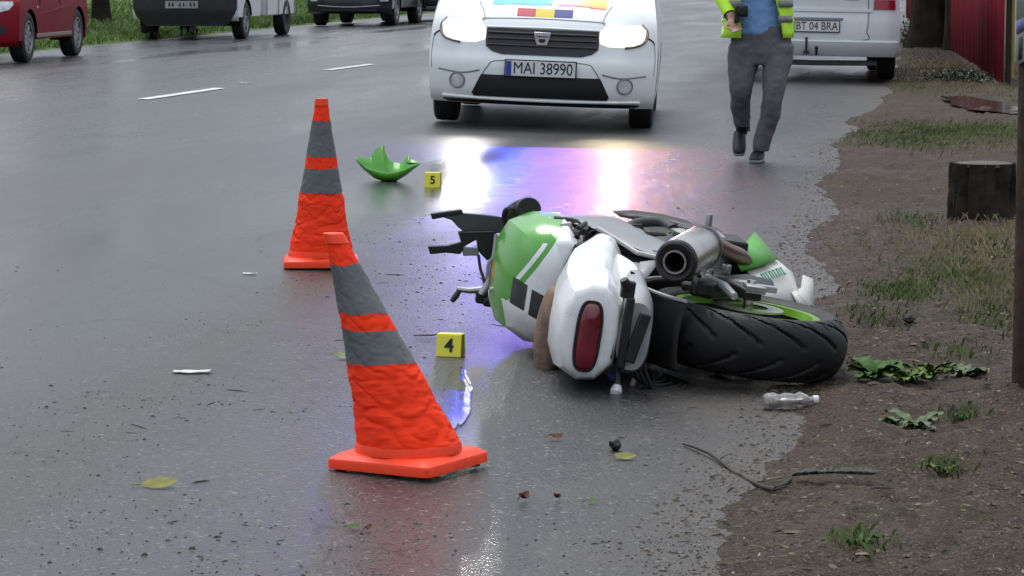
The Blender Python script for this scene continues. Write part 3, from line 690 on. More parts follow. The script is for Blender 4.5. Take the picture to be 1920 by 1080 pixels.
disc(-.068, .155, .10, 'brake_disc', STEEL); disc(.068, .155, .10, 'brake_disc', STEEL)
# swingarm and rear brake
for s in (-1, 1):
    P = [Vector((.60, s * .115, .43)), Vector((.38, s * .125, .40)), Vector((.15, s * .128, .345)), Vector((-.055, s * .128, .318))]
    rings = []
    for p, hh in zip(P, (.060, .052, .036, .028)):
        rings.append([p + Vector((0, a * .017, b * hh)) for a, b in ((-1, -1), (1, -1), (1, 1), (-1, 1))])
    bb(MB().loft(rings), 'swingarm', DARKM if s < 0 else ALU, bevel=.006)
bb(MB().box((-.035, -.150, .315), (.085, .018, .055)).box((-.072, -.148, .315), (.012, .024, .062)), 'axle_block', ALU, bevel=.004)
bb(MB().lathe([(-.168, 0), (-.168, .014), (-.158, .017), (-.12, .017), (.12, .014), (.15, .014), (.15, 0)], (0, 0, .3175), 'y', 16), 'axle', STEEL)
cal = bb(MB().box((.055, -.118, .44), (.12, .05, .075), Matrix.Rotation(.5, 3, 'Y')).box((-.02, -.125, .47), (.07, .045, .05)), 'brake_caliper', DARKM, bevel=.008)
MB().tube(smooth_path([(.05, -.15, .47), (.12, -.17, .50), (.25, -.16, .47), (.42, -.17, .50)], 5), .006, 8).build('brake_hose', RUBBER, cal)
bb(MB().tube([(-.06, -.118, .375), (.02, -.135, .40), (.12, -.142, .435)], [.012, .016, .014], 8), 'torque_arm', LGREY)
# rear mudguard wrapping the tyre
arc = []
for i in range(22):
    a = R(38 + 98 * i / 21); arc.append([(.3455 * math.cos(a), y, .3175 + (.3455 - .020 * (y / .1) ** 2) * math.sin(a)) for y in (-.105, -.095, -.05, 0, .05, .095, .105)])
bb(MB().sheet(arc), 'rear_mudguard', BLACKP, solid=.004, angle=70)
bb(MB().tube([(.3505 * math.cos(R(a)), -.108, .3175 + .335 * math.sin(R(a))) for a in range(40, 138, 6)], .0055, 6), 'mudguard_edge_highlight', LGREY)  # light grey tube paints a highlight along the mudguard edge
# exhaust can
e0, e1 = Vector((-.255, -.222, .602)), Vector((.165, -.250, .435)); ed = (e1 - e0).normalized()
ea = ed.cross(Vector((0, 0, 1))).normalized(); eb = ea.cross(ed)
def along(prof, seg=32, sq=1.0):
    return [[e0 + ed * h + (ea * math.cos(q) + eb * math.sin(q) * sq) * r for q in [2 * math.pi * k / seg for k in range(seg)]] for h, r in prof]
can = bb(MB().loft(along([(.014, .0635), (.05, .0655), (.34, .0655), (.345, .064)]), cap=False), 'exhaust', STEEL)
MB().loft(along([(.016, .0650), (.0, .062), (-.006, .055), (-.002, .042), (.004, .034), (.004, .030), (.06, .029)]), cap=False).build('end_cap', DARKM, can)
MB().loft(along([(-.004, .0365), (-.012, .0355), (-.012, .0305), (.0, .030)]), cap=False).build('outlet_ring', ALU, can)
MB().loft(along([(.058, .0293), (.060, .001)]), cap=True).build('outlet', HOLE, can)
MB().loft(along([(.30, .0675), (.302, .0685), (.322, .0685), (.324, .0675)]), cap=False).build('strap', BLACKP, can)
MB().loft(along([(.343, .064), (.38, .058), (.42, .046), (.45, .034)])).build('tail_cone', BROWNM, can)
MB().tube(smooth_path([e0 + ed * .44, (.28, -.215, .36), (.42, -.18, .28), (.55, -.10, .22), (.70, 0, .18)], 5), .027, 12).build('link_pipe', BROWNM, can)
bb(MB().prism([(.10, -.205, .62), (.02, -.215, .60), (.06, -.215, .53), (.14, -.20, .56)], (0, .008, 0)), 'exhaust_bracket', ALU, bevel=.003)
# tail unit
def ring(x, hw, z0, z1, yc=0.0, p=2.6, n=40, top=1.0):
    out = []
    zc, hz = (z0 + z1) / 2, (z1 - z0) / 2
    for k in range(n):
        a = 2 * math.pi * k / n; ca, sa = math.cos(a), math.sin(a)
        y = math.copysign(abs(ca) ** (2 / p), ca) * hw; z = math.copysign(abs(sa) ** (2 / p), sa) * hz
        if z > 0: y *= 1 - (1 - top) * (z / hz)
        out.append((x, yc + y, zc + z))
    return out
def facet(x, hw, z0, z1, half, yc=0.0):      # a ring with flat planes: half = (share of half width, share of height) from the top ridge down
    h = z1 - z0; L_ = [(-q * hw, z0 + r_ * h) for q, r_ in half]; R_ = [(q * hw, z0 + r_ * h) for q, r_ in half[::-1] if q > 0]
    return [(x, yc + y, z) for y, z in L_ + R_]
TF = [(.0, 1.0), (.42, .985), (.80, .86), (1.0, .56), (.96, .30), (.62, .04), (.0, .0)]
tail = bb(MB().loft([facet(-.397, .100, .788, .898, TF), facet(-.388, .136, .762, .922, TF), facet(-.34, .152, .745, .936, TF), facet(-.18, .174, .722, .938, TF), facet(0, .198, .700, .915, TF), facet(.12, .220, .685, .885, TF), facet(.21, .226, .675, .852, TF), facet(.26, .19, .68, .80, TF)]), 'tail_unit', WPAINT, bevel=.014, bseg=4, angle=28)
tail.data.materials[0] = scuffed('scuffed_white', (.80, .82, .82))
lens = MB().loft([ring(-.372, .101, .812, .880, .012, 3.2), ring(-.406, .100, .814, .878, .012, 3.2), ring(-.416, .090, .820, .871, .012, 3.2), ring(-.419, .05, .832, .860, .012, 3)]).build('tail_light', REDL, tail, angle=50)
MB().loft([ring(-.370, .107, .806, .886, .012, 3.2), ring(-.407, .106, .807, .885, .012, 3.2), ring(-.407, .098, .815, .877, .012, 3.2)], cap=False).build('light_surround', BLACKP, tail, angle=50)
bb(MB().loft([ring(-.365, .10, .66, .755), ring(-.25, .13, .64, .745), ring(0, .15, .63, .73), ring(.2, .15, .60, .70)]), 'tail_underside', LGREY, angle=50)  # grey colour stands in for shade on the white tail's downward side
MB().loft([[bk(px, py, -.055 + d) for px, py in ((1182, 508), (1190, 511), (1196, 528), (1191, 535), (1184, 526))] for d in (0, .06)]).build('vent', HOLE, tail)
# number plate hanger, indicators
hang = bb(MB().box((-.375, -.01, .735), (.03, .21, .024)).box((-.385, .0, .70), (.022, .15, .034), Matrix.Rotation(.2, 3, 'X')).box((-.36, -.135, .745), (.035, .05, .040)), 'plate_hanger', BLACKP, bevel=.004)
MB().tube([(-.36, -.12, .74), (-.375, -.15, .755), (-.38, -.165, .765)], [.010, .016, .012], 10).build('indicator_stalk', BLACKP, hang)
MB().box((-.375, .045, .775), (.02, .055, .022)).build('clamp', BLACKP, hang, bevel=.003)
MB().tube([(-.33, .09, .74), (-.36, .13, .735), (-.365, .148, .733)], [.006, .008, .010], 8).build('indicator_stalk', BLACKP, hang)
MB().tube([(-.365, .148, .733), (-.37, .165, .735), (-.372, .182, .737), (-.372, .196, .738)], [.012, .019, .014, .003], 10).build('indicator', CLEARL, hang)
for q in range(4):
    MB().tube(smooth_path([(-.3, .08, .72 - .02 * q), (-.27, .14 + .01 * q, .66 - .02 * q), (-.2, .15, .58 - .03 * q), (-.05, .15, .55)], 4), .006, 6).build('wiring', RUBBER, hang)
# seat pads
pad = []
for i in range(11):
    t = i / 10; y = -.045 + .285 * t; b = math.sin(math.pi * (0.06 + .88 * t)) ** .45
    pad.append([Vector((.17 + .085 * math.cos(a) * (.5 + .5 * b), y, .885 + .04 * t * 0 + (.052 * b) * math.sin(a) )) for a in [2 * math.pi * k / 16 for k in range(16)]])
bb(MB().loft(pad), 'seat_pad', TAN, sub=1)
bb(MB().loft([ring(.20, .12, .80, .875), ring(.30, .15, .77, .865), ring(.42, .13, .76, .85)]), 'rider_seat', BLACKP, angle=50)
# tank
KF = [(.0, 1.0), (.46, .99), (.78, .90), (.97, .68), (1.0, .44), (.74, .18), (.60, .02), (.0, .0)]
tank = bb(MB().loft([facet(.42, .09, .79, .875, KF, .02), facet(.445, .155, .75, .93, KF, .0), facet(.50, .188, .715, .985, KF, .0), facet(.60, .208, .70, 1.02, KF, .0), facet(.74, .214, .695, 1.04, KF, .0), facet(.85, .20, .71, 1.03, KF, .0), facet(.93, .16, .76, .995, KF, .0), facet(.985, .09, .82, .94, KF, .02)]), 'fuel_tank', tank_mat(), bevel=.030, bseg=6, angle=30)
MB().lathe([(-.004, 0), (-.004, .048), (.008, .048), (.014, .040), (.014, 0)], (.80, .02, 1.022), 'z', 24).build('filler_cap', DARKM, tank)
# knee panels between tank and tail
bb(MB().sheet([[bk(1058, 512, .42), bk(1078, 492, .44), bk(1102, 478, .45)], [bk(1052, 545, .36), bk(1080, 525, .34), bk(1112, 500, .30)], [bk(1048, 592, .28), bk(1072, 575, .26), bk(1096, 548, .22)]]), 'side_cover', WPAINT, solid=.005, sub=1)
bb(MB().box(bk(1082, 500, .30), (.012, .03, .03)).box(bk(1068, 560, .22), (.012, .05, .022)), 'side_clip', GREYP, bevel=.004)
# engine, frame, dark mass below
bb(MB().loft([ring(.36, .11, .30, .60, -.03), ring(.45, .17, .24, .68, -.04), ring(.6, .19, .20, .70, -.04), ring(.8, .18, .20, .72, -.04), ring(.95, .15, .24, .70, -.03), ring(1.02, .10, .30, .6)]), 'engine', DARKM, angle=40)
bb(MB().box((.55, -.205, .36), (.20, .05, .2)).lathe([(-.245, 0), (-.245, .06), (-.235, .075), (-.20, .08)], (.62, 0, .40), 'y', 24), 'clutch_cover', DARKM, bevel=.008)
bb(MB().lathe([(.20, .08), (.235, .075), (.245, .06), (.245, 0)], (.60, 0, .42), 'y', 24), 'alternator_cover', DARKM)
for s in (-1, 1):
    rings = []
    for p, hh in zip((Vector((.45, s * .17, .58)), Vector((.62, s * .20, .68)), Vector((.82, s * .17, .78)), Vector((1.0, s * .06, .86))), (.07, .07, .065, .05)):
        rings.append([p + Vector((0, a * .02, b * hh)) for a, b in ((-1, -1), (1, -1), (1, 1), (-1, 1))])
    bb(MB().loft(rings), 'frame_spar', DARKM if s < 0 else ALU, bevel=.01)
    bb(MB().tube([(.42, s * .13, .66), (.15, s * .13, .70), (-.25, s * .10, .75)], .014, 8), 'subframe_rail', DARKM)
for q in range(5):
    a = bk(1085 + 9 * q, 428 + 7 * q, .50); bb(MB().tube(smooth_path([a, a + Vector((.08, -.01, -.03)), a + Vector((.18, .03, -.02 * q)), a + Vector((.3, .06, .02))], 4), .008 + .003 * (q % 2), 8), 'hose', RUBBER)
# grey side panel facing up
far = [(1042, 409, .78), (1088, 401, .80), (1133, 402, .76), (1170, 412, .68), (1212, 436, .58), (1252, 456, .48)]
near = [(1047, 416, .66), (1108, 425, .52), (1148, 443, .42), (1182, 462, .33), (1212, 476, .25), (1246, 478, .20)]
rows = []
for t in (0, .25, .5, .75, 1):
    rows.append([bk(a[0], a[1], a[2]).lerp(bk(b[0], b[1], b[2]), t) + Vector((0, -.012 * math.sin(math.pi * t), 0)) for a, b in zip(far, near)])
bb(MB().sheet(rows), 'side_panel', GREYP, solid=.006, sub=2)
bb(MB().tube([bk(x, y, .62 - .001 * i) for i, (x, y) in enumerate(((1038, 411), (1070, 414), (1105, 424), (1122, 436)))], .011, 8), 'panel_edge', BLACKP)
bb(MB().tube([bk(1120, 428, .34), bk(1155, 448, .28), bk(1195, 474, .18), bk(1240, 484, .1)], .008, 8), 'tail_rail', LGREY)
bb(MB().sheet([[bk(1112, 456, .22), bk(1150, 468, .14), bk(1196, 494, .06)], [bk(1118, 505, .0), bk(1158, 506, -.03), bk(1203, 516, -.01)], [bk(1122, 548, -.17), bk(1152, 543, -.14), bk(1184, 540, -.10)], [bk(1124, 575, -.26), bk(1138, 566, -.24), bk(1152, 560, -.22)]]), 'tail_flank', WPAINT, solid=.006, sub=2)
bb(MB().sheet([[bk(1200, 492, .10), bk(1240, 487, .12)], [bk(1186, 542, -.04), bk(1212, 522, .0)]]), 'tail_bracket', LGREY, solid=.004)
mrnd = random.Random(21)
for (px, py, xx, nm) in ((1062, 428, .55, 'bracket'), (1078, 436, .52, 'coil'), (1092, 448, .48, 'bolt_head'), (1072, 446, .5, 'bracket'), (1100, 462, .44, 'coil'), (1088, 470, .42, 'bracket'), (1196, 428, .6, 'bracket'), (1214, 436, .55, 'bolt_head'), (1244, 440, .55, 'coil'), (1276, 446, .5, 'bracket'), (1312, 520, .2, 'bracket'), (1332, 512, .2, 'bolt_head'), (1362, 505, .25, 'bracket'), (1300, 535, .1, 'coil'), (1200, 665, -.2, 'bracket'), (1216, 700, -.15, 'coil'), (1190, 712, -.2, 'bracket'), (1245, 716, -.1, 'bracket')):
    c = bk(px, py, xx); d3 = [mrnd.uniform(.014, .05) for _ in range(3)]
    if nm == 'bolt_head': bb(MB().lathe([(-.012, 0), (-.012, .010), (.01, .012), (.01, 0)], c, 'y', 8), nm, STEEL)
    elif nm == 'coil': bb(MB().tube([c - Vector((d3[0] * .7, 0, .02)), c + Vector((d3[0] * .7, .01, .02))], .010 + d3[1] * .2, 10), nm, DARKM)
    else: bb(MB().box(c, d3, Matrix.Rotation(mrnd.uniform(-1, 1), 3, 'Y') @ Matrix.Rotation(mrnd.uniform(-.5, .5), 3, 'X')), nm, mrnd.choice((DARKM, ALU, BLACKP)), bevel=.004)
for k in range(6):
    a_ = bk(1060 + 10 * k, 432 + 6 * k, .56 - .02 * k); b2_ = bk(1130 + 14 * k, 440 + 5 * k, .5 - .02 * k)
    bb(MB().tube(smooth_path([a_, a_.lerp(b2_, .4) + Vector((.03, -.03, .01)), a_.lerp(b2_, .7) + Vector((.02, .02, -.01)), b2_], 4), .0045, 6), 'wire', RUBBER)
# far fairing inside, hoses
bb(MB().sheet([[bk(1150, 396, .98), bk(1185, 395, .98), bk(1240, 402, .96), bk(1290, 415, .92), bk(1316, 432, .86)], [bk(1164, 406, .92), bk(1195, 411, .92), bk(1242, 415, .90), bk(1284, 425, .86), bk(1306, 438, .82)]]), 'upper_fairing', BLACKP, solid=.005)
bb(MB().tube(smooth_path([bk(1180, 452, .55), bk(1180, 430, .62), bk(1200, 420, .66), bk(1240, 420, .66), bk(1262, 432, .6)], 5), .021, 12), 'coolant_hose', RUBBER)
bb(MB().box(bk(1225, 445, .55), (.12, .05, .07)).box(bk(1260, 462, .5), (.10, .04, .08)).box(bk(1205, 460, .5), (.07, .05, .05)), 'throttle_body', DARKM, bevel=.01)
bb(MB().sheet([[bk(1256, 428, .60), bk(1300, 432, .56)], [bk(1248, 452, .50), bk(1284, 458, .46)]]), 'heel_guard', LGREY, solid=.006)
bb(MB().tube([bk(1250, 470, .35), bk(1300, 444, .5), bk(1345, 436, .55), bk(1372, 462, .5)], .007, 8), 'rear_brake_lever', STEEL)
bb(MB().tube([(.42, -.20, .40), (.40, -.27, .41), (.40, -.31, .41)], [.010, .012, .010], 8), 'footpeg', ALU)
bb(MB().tube([(.42, .20, .40), (.40, .25, .41), (.40, .27, .41)], [.010, .012, .010], 8), 'footpeg', ALU)
bb(MB().sheet([[bk(1345, 520, .1), bk(1400, 516, .22), bk(1448, 528, .2)], [bk(1372, 548, .05), bk(1420, 540, .1), bk(1455, 548, .1)]]), 'chain_guard', BLACKP, solid=.008)
bb(MB().box(bk(1400, 533, .12), (.05, .02, .06)), 'peg_bracket', LGREY, bevel=.004)
bb(MB().box(bk(1435, 541, .02), (.03, .02, .07)), 'adjuster_block', LGREY, bevel=.004)
bb(MB().tube(smooth_path([(.55, .20, .28), (.40, .22, .20), (.22, .215, .13), (.1, .20, .1)], 4), .011, 8), 'side_stand', DARKM)
# lower fairing with lettering
gp = bb(MB().sheet([[bk(1366, 462, .44), bk(1396, 458, .52), bk(1414, 435, .62)], [bk(1376, 484, .40), bk(1412, 474, .48), bk(1436, 460, .57)], [bk(1390, 509, .37), bk(1426, 498, .45), bk(1459, 486, .52)]]), 'lower_fairing', GREEN, solid=.005, angle=60)
wp = MB().sheet([[bk(1400.5, 505.5, .42), bk(1428, 497.5, .48), bk(1455, 487, .54), bk(1461, 492, .53)], [bk(1412, 530, .37), bk(1440, 522, .43), bk(1478, 508, .48), bk(1486, 512, .47)], [bk(1424, 552, .33), bk(1452, 545, .38), bk(1484, 540, .42), bk(1500, 556, .4)], [bk(1438, 574, .28), bk(1462, 572, .34), bk(1494, 574, .38), bk(1524, 580, .36)]]).build('white_section', LGREY if False else mat('dull_white', (.50, .50, .46), .45, var=.08, dirt=.3, dirtcol=(.30, .28, .24)), gp, solid=.005, angle=60)
MB().sheet([[bk(1484, 548, .40), bk(1502, 540, .44), bk(1505, 516, .50), bk(1524, 524, .50)], [bk(1500, 578, .34), bk(1514, 578, .36), bk(1520, 572, .40), bk(1526, 576, .40)]]).build('fairing_tip', mat('dull_white', None), gp, solid=.005)
TEAL = mat('teal_print', (.03, .27, .14), .4)
a, b_, c_ = bk(1418, 530, .375), bk(1480, 508, .475), bk(1412, 512, .40)
ex = (b_ - a).normalized(); ez = (c_ - a); ez = (ez - ex * ez.dot(ex)).normalized(); ey = ez.cross(ex)
nrm = ex.cross(ez); mid = (bk(1416, 524, .385) + bk(1480, 508, .48)) / 2
if nrm.dot(BI @ Vector((0, 0, CAMH)) - mid) < 0: nrm = -nrm
yv = nrm.cross(ex); mt = Matrix((ex, yv, nrm)).transposed().to_4x4(); mt.translation = mid + nrm * .006
for k in range(6):          # the print is too blurred to read: bold teal strokes
    for q, (sx, sy, dx, dy) in enumerate((((.004, .030, -.004, 0), (.010, .005, .001, .012), (.004, .024, .006, -.002)), ((.010, .005, 0, .012), (.004, .028, 0, 0), (.011, .005, 0, -.013)))[k % 2]):
        o = MB().box((-.045 + .018 * k + dx, dy, .001 * q * .4), (sx, sy, .002)).build('print_stroke', TEAL, gp); o.matrix_local = mt
bb(MB().sheet([[bk(1462, 530, .5), bk(1468, 527, .5)], [bk(1515, 585, .42), bk(1522, 582, .42)]]), 'fairing_seam', GREYP, solid=.004)
# front end: forks, clamp, bars, stay
for s in (-1, 1):
    lg_ = bb(MB().tube([(1.00, s * .105, .96), (1.12, s * .105, .74), (1.385, s * .105, .30)], [.026, .027, .029], 14), 'fork_leg', ALU)
    MB().lathe([(0, .0), (0, .022), (.012, .022), (.016, .012), (.016, 0)], (.998, s * .105, .958), 'z', 12).build('fork_cap', DARKM, lg_)
bb(MB().prism([(.985, -.14, .93), (1.03, -.14, .95), (1.055, 0, .96), (1.03, .14, .95), (.985, .14, .93), (.955, 0, .915)], (.02, 0, .035)), 'triple_clamp', ALU, bevel=.006)
bb(MB().tube(smooth_path([bk(958, 392, .98), bk(956, 428, .98), bk(938, 480, .98), bk(922, 520, .98), bk(902, 552, .98)], 4), .0125, 10), 'handlebar', ALU)
bb(MB().tube([bk(905, 543, 1.0), bk(880, 545, 1.0), bk(856, 542, 1.0)], [.012, .010, .009], 8), 'clutch_lever', ALU)
bb(MB().tube([bk(862, 545, 1.0), bk(854, 556, .99), bk(848, 564, .98)], [.008, .011, .009], 8), 'lever_end', BLACKP)
bb(MB().box(bk(903, 556, 1.0), (.05, .045, .04)).box(bk(914, 566, .98), (.04, .03, .03)), 'switch_housing', BLACKP, bevel=.008)
gr = bb(MB().tube([bk(985, 392, 1.0), bk(990, 393, .94), bk(992, 393, .89)], [.034, .045, .040], 16), 'throttle_grip', BLACKP)
MB().tube([bk(952, 396, .97), bk(968, 388, .98), bk(984, 380, .98), bk(994, 370, .98)], [.014, .020, .018, .008], 10).build('brake_lever', BLACKP, gr)
MB().box(bk(965, 402, .98), (.05, .06, .05)).build('master_cylinder', DARKM, gr, bevel=.01)
MB().tube(smooth_path([bk(950, 392, .99), bk(946, 405, 1.0), bk(950, 425, 1.02), bk(945, 450, 1.03)], 4), .010, 8).build('brake_hose', RUBBER, gr)
def plate(pts, x, th, name, m): return bb(MB().prism([bk(px, py, x) for px, py in pts], (th, 0, 0)), name, m, bevel=.003)
plate([(840, 397), (868, 399), (905, 402), (945, 407), (946, 436), (912, 438), (872, 436), (857, 424), (846, 412), (832, 408)], 1.08, .016, 'fairing_stay', mat('stay_grey', (.060, .062, .066), .5, var=.2))
plate([(807, 400), (866, 392), (868, 401), (840, 405), (810, 411)], 1.085, .03, 'stay_bracket', BLACKP)
plate([(858, 434), (925, 432), (940, 452), (936, 478), (912, 487), (896, 470), (893, 448), (868, 462), (864, 452)], 1.06, .04, 'instrument_mount', BLACKP)
plate([(802, 461), (838, 460), (868, 452), (868, 468), (862, 476), (836, 473), (806, 476)], 1.05, .03, 'instrument_arm', BLACKP)
plate([(866, 463), (896, 464), (898, 479), (868, 479)], 1.05, .02, 'instrument_tab', GREYP)
bb(MB().tube(smooth_path([bk(897, 478, 1.03), bk(901, 505, 1.02), bk(906, 520, 1.0), bk(910, 545, .98)], 4), .0055, 6), 'clutch_cable', RUBBER)
bb(MB().tube(smooth_path([bk(930, 440, 1.02), bk(925, 480, 1.0), bk(915, 500, 1.0), bk(912, 560, 1.0)], 4), .007, 6), 'cable', LGREY)
#CARS
# ------------------------------------------------------------------ vehicles (local: x across, y back from the front, z up; the front looks along -y)
GLASS = mat('dark_glass', (.02, .024, .026), .06, var=.1, scale=2, coat=.5)
CARRUB = mat('car_tyre', (.016, .016, .016), .6, var=.3, scale=10, dirt=.4, dirtcol=(.05, .045, .04))
UNDER = mat('underbody', (.006, .006, .006), .8, spec=.2)
RIMS = mat('wheel_silver', (.30, .31, .32), .35, metal=.8, var=.15, scale=10, dirt=.4, dirtcol=(.08, .07, .06))
PLATEW = mat('plate_white', (.68, .68, .66), .4, var=.06, scale=10, dirt=.2); EUBLUE = mat('plate_blue', (.02, .05, .30), .4)
CLEARH = mat('headlight_glass', (.50, .53, .55), .10, var=.25, scale=14, coat=.8)
def resample(P, n):
    S = smooth_path([(a, b, 0) for a, b in P], 12); d = [0]
    for i in range(1, len(S)): d.append(d[-1] + (S[i] - S[i - 1]).length)
    out = []; j = 0
    for k in range(n):
        t = d[-1] * k / (n - 1)
        while j < len(S) - 2 and d[j + 1] < t: j += 1
        f = (t - d[j]) / max(1e-9, d[j + 1] - d[j]); p = S[j].lerp(S[j + 1], min(1, f)); out.append((p.x, p.y))
    return out
class Car:
    def __init__(s, name, loc, rz, label, cat, group, prof, W, belt, paint, roll=0.0, bowf=.26, bowr=.16, roofw=.78, crown=.05, pw=3.0, glassz=None):
        s.root = empty(name, loc, 0, label, cat, group); s.root.rotation_euler = (0, roll, rz)
        s.W, s.belt, s.bowf, s.bowr, s.crown, s.pw, s.roofw = W, belt, bowf, bowr, crown, pw, roofw
        s.prof = resample(prof, 110); s.ztop = max(z for _, z in s.prof); s.ylen = max(y for y, _ in s.prof); s.paint = paint
        s.zbot = s.prof[0][1]; s.glassz = glassz
    def tp(s, z):
        if z <= s.belt: return 1 - .05 * max(0, (.45 - z) / .45) ** 1.5 - .06 * max(0, (z - .55) / max(.01, s.belt - .55)) ** 2
        return .94 - (.94 - s.roofw) * ((z - s.belt) / (s.ztop - s.belt)) ** 1.15
    def pt(s, xn, y, z):
        a = abs(xn) ** s.pw; k = y / s.ylen
        if k < .35: yy = y + s.bowf * a * (1 - k / .35) ** .8
        elif k > .75: yy = y - s.bowr * a * ((k - .75) / .25) ** .8
        else: yy = y
        zz = z - s.crown * abs(xn) ** 4 * sstep(s.zbot + .35, s.ztop, z)
        return (xn * s.W * s.tp(z), yy, zz)
    def front_y(s, z):
        if z <= s.prof[0][1]: return s.prof[0][0]
        for (y0, z0), (y1, z1) in zip(s.prof, s.prof[1:]):
            if (z0 - z) * (z1 - z) <= 0 and z0 != z1:
                return y0 + (y1 - y0) * (z - z0) / (z1 - z0)
            if z0 == s.ztop: break
        return s.prof[0][0]
    def rear_y(s, z):
        if z <= s.prof[-1][1]: return s.prof[-1][0]
        for (y0, z0), (y1, z1) in zip(s.prof[::-1], s.prof[::-1][1:]):
            if (z0 - z) * (z1 - z) <= 0 and z0 != z1: return y0 + (y1 - y0) * (z - z0) / (z1 - z0)
        return s.prof[-1][0]
    def F(s, x, z):
        xn = max(-1, min(1, x / (s.W * s.tp(z)))); return s.pt(xn, s.front_y(z), z)[1]
    def B(s, x, z):
        xn = max(-1, min(1, x / (s.W * s.tp(z)))); return s.pt(xn, s.rear_y(z), z)[1]
    def build(s, wheels, wr, tw, arch=.035, spokes=5, rimm=None, sill=None, win=True):
        root = s.root; xs = [math.copysign(1 - (1 - abs(i / 14)) ** 1.35, i) for i in range(-14, 15)]
        body, glass = MB(), MB()
        n = len(xs)
        V = [s.pt(x, y, z) for (y, z) in s.prof for x in xs]
        fb, fg = [], []
        for i in range(len(s.prof) - 1):
            (y0, z0), (y1, z1) = s.prof[i], s.prof[i + 1]; zm = (z0 + z1) / 2
            steep = abs(z1 - z0) > .25 * abs(y1 - y0)
            for k in range(n - 1):
                f = (i * n + k, i * n + k + 1, (i + 1) * n + k + 1, (i + 1) * n + k)
                g = win and zm > s.belt + .04 and zm < s.ztop - .06 and steep and 1 <= k < n - 2
                (fg if g else fb).append(f)
        body.add(V, fb); glass.add(V, fg)
        zs = [s.zbot + (s.ztop - s.crown - s.zbot) * (j / 40) for j in range(41)]; m = 90
        sl = sill if sill else s.zbot
        for sx in (-1, 1):
            VV = []
            for z in zs:
                y0, y1 = s.pt(1, s.front_y(z), z)[1], s.pt(1, s.rear_y(z), z)[1]
                for k in range(m + 1):
                    y = y0 + (y1 - y0) * k / m
                    VV.append([sx * s.W * s.tp(z), y, z])
            def inside(p): return any((p[1] - wy) ** 2 + (p[2] - wr) ** 2 < (wr + arch) ** 2 for wy in wheels) or (p[2] < sl - 1e-4)
            ins = [inside(p) for p in VV]; fb, fg = [], []
            for j in range(len(zs) - 1):
                for k in range(m):
                    f = (j * (m + 1) + k, j * (m + 1) + k + 1, (j + 1) * (m + 1) + k + 1, (j + 1) * (m + 1) + k)
                    if all(ins[i] for i in f): continue
                    zc = sum(VV[i][2] for i in f) / 4; yc = sum(VV[i][1] for i in f) / 4
                    fy0, fy1 = s.front_y(zc), s.rear_y(zc); q = (yc - fy0) / (fy1 - fy0)
                    g = win and s.belt + .03 < zc < s.ztop - .13 and .05 < q < .93 and not (.46 < q < .50)
                    (fg if g else fb).append(f)
            for i, p in enumerate(VV):
                if ins[i]:
                    for wy in wheels:
                        dy, dz = p[1] - wy, p[2] - wr; d = math.hypot(dy, dz)
                        if 1e-6 < d < wr + arch: p[1], p[2] = wy + dy / d * (wr + arch), wr + dz / d * (wr + arch)
                    if p[2] < sl: p[2] = sl
            body.add(VV, fb); glass.add(VV, fg)
        s.body = body.build('body', s.paint, root, angle=38)
        if win: glass.build('windows', GLASS, root, angle=38)
        # dark underside and wheel wells
        z0 = s.zbot + .03
        MB().box((0, s.ylen / 2, z0 + .10), (s.W * 1.0, s.ylen - .5, .20)).build('underbody', UNDER, root)
        for wy in wheels:
            for sx in (-1, 1):
                wl = MB().lathe([(sx * s.W * .95, wr + arch), (sx * (s.W - .3), wr + arch), (sx * (s.W - .3), .02)], (0, 0, 0), 'x', 24, R(-15), R(195))
                o = wl.build('wheel_well', UNDER, root); o.location = (0, wy, wr)
                cx = sx * (s.W * .985 - tw / 2 - .005)
                h = tw / 2
                rm = MB().lathe([(sx * h * .75, wr * .66), (sx * h * .9, wr * .63), (sx * h * .5, wr * .58), (sx * h * .2, wr * .5), (sx * h * .15, .0)], (cx, wy, wr), 'x', 36).build('wheel', DARKM, root)
                MB().lathe([(-h * .8, wr * .62), (-h, wr * .72), (-h, wr * .9), (-h * .82, wr * .985), (-h * .5, wr), (h * .5, wr), (h * .82, wr * .985), (h, wr * .9), (h, wr * .72), (h * .8, wr * .62)], (cx, wy, wr), 'x', 48).build('tyre', CARRUB, rm)
                MB().lathe([(sx * h * .78, wr * .66), (sx * h * .95, wr * .66), (sx * h * .95, wr * .60), (sx * h * .6, wr * .58)], (cx, wy, wr), 'x', 36).build('rim', rimm or RIMS, rm)
                for k in range(spokes):
                    a = 2 * math.pi * k / spokes + .3
                    MB().box((cx + sx * h * .72, wy + wr * .33 * math.cos(a), wr + wr * .33 * math.sin(a)), (.018, wr * .58, .05), Matrix.Rotation(a, 3, 'X')).build('spoke', rimm or RIMS, rm, bevel=.006)
        return s
    def patch(s, rows, off, name, m, parent=None, nx=17, th=.012, back=False, **k):
        fn = s.B if back else s.F; sg = -1 if back else 1
        A = [[Vector((x0 + (x1 - x0) * i / (nx - 1), fn(x0 + (x1 - x0) * i / (nx - 1), z) - sg * off, z)) for i in range(nx)] for z, x0, x1 in rows]
        D = Vector((0, sg * th, 0)); mb = MB().sheet(A)
        mb.sheet([A[0], [p + D for p in A[0]]]); mb.sheet([A[-1], [p + D for p in A[-1]]])
        L_, R_ = [r_[0] for r_ in A], [r_[-1] for r_ in A]
        mb.sheet([L_, [p + D for p in L_]]); mb.sheet([R_, [p + D for p in R_]])
        return mb.build(name, m, parent or s.root, angle=40, **k)
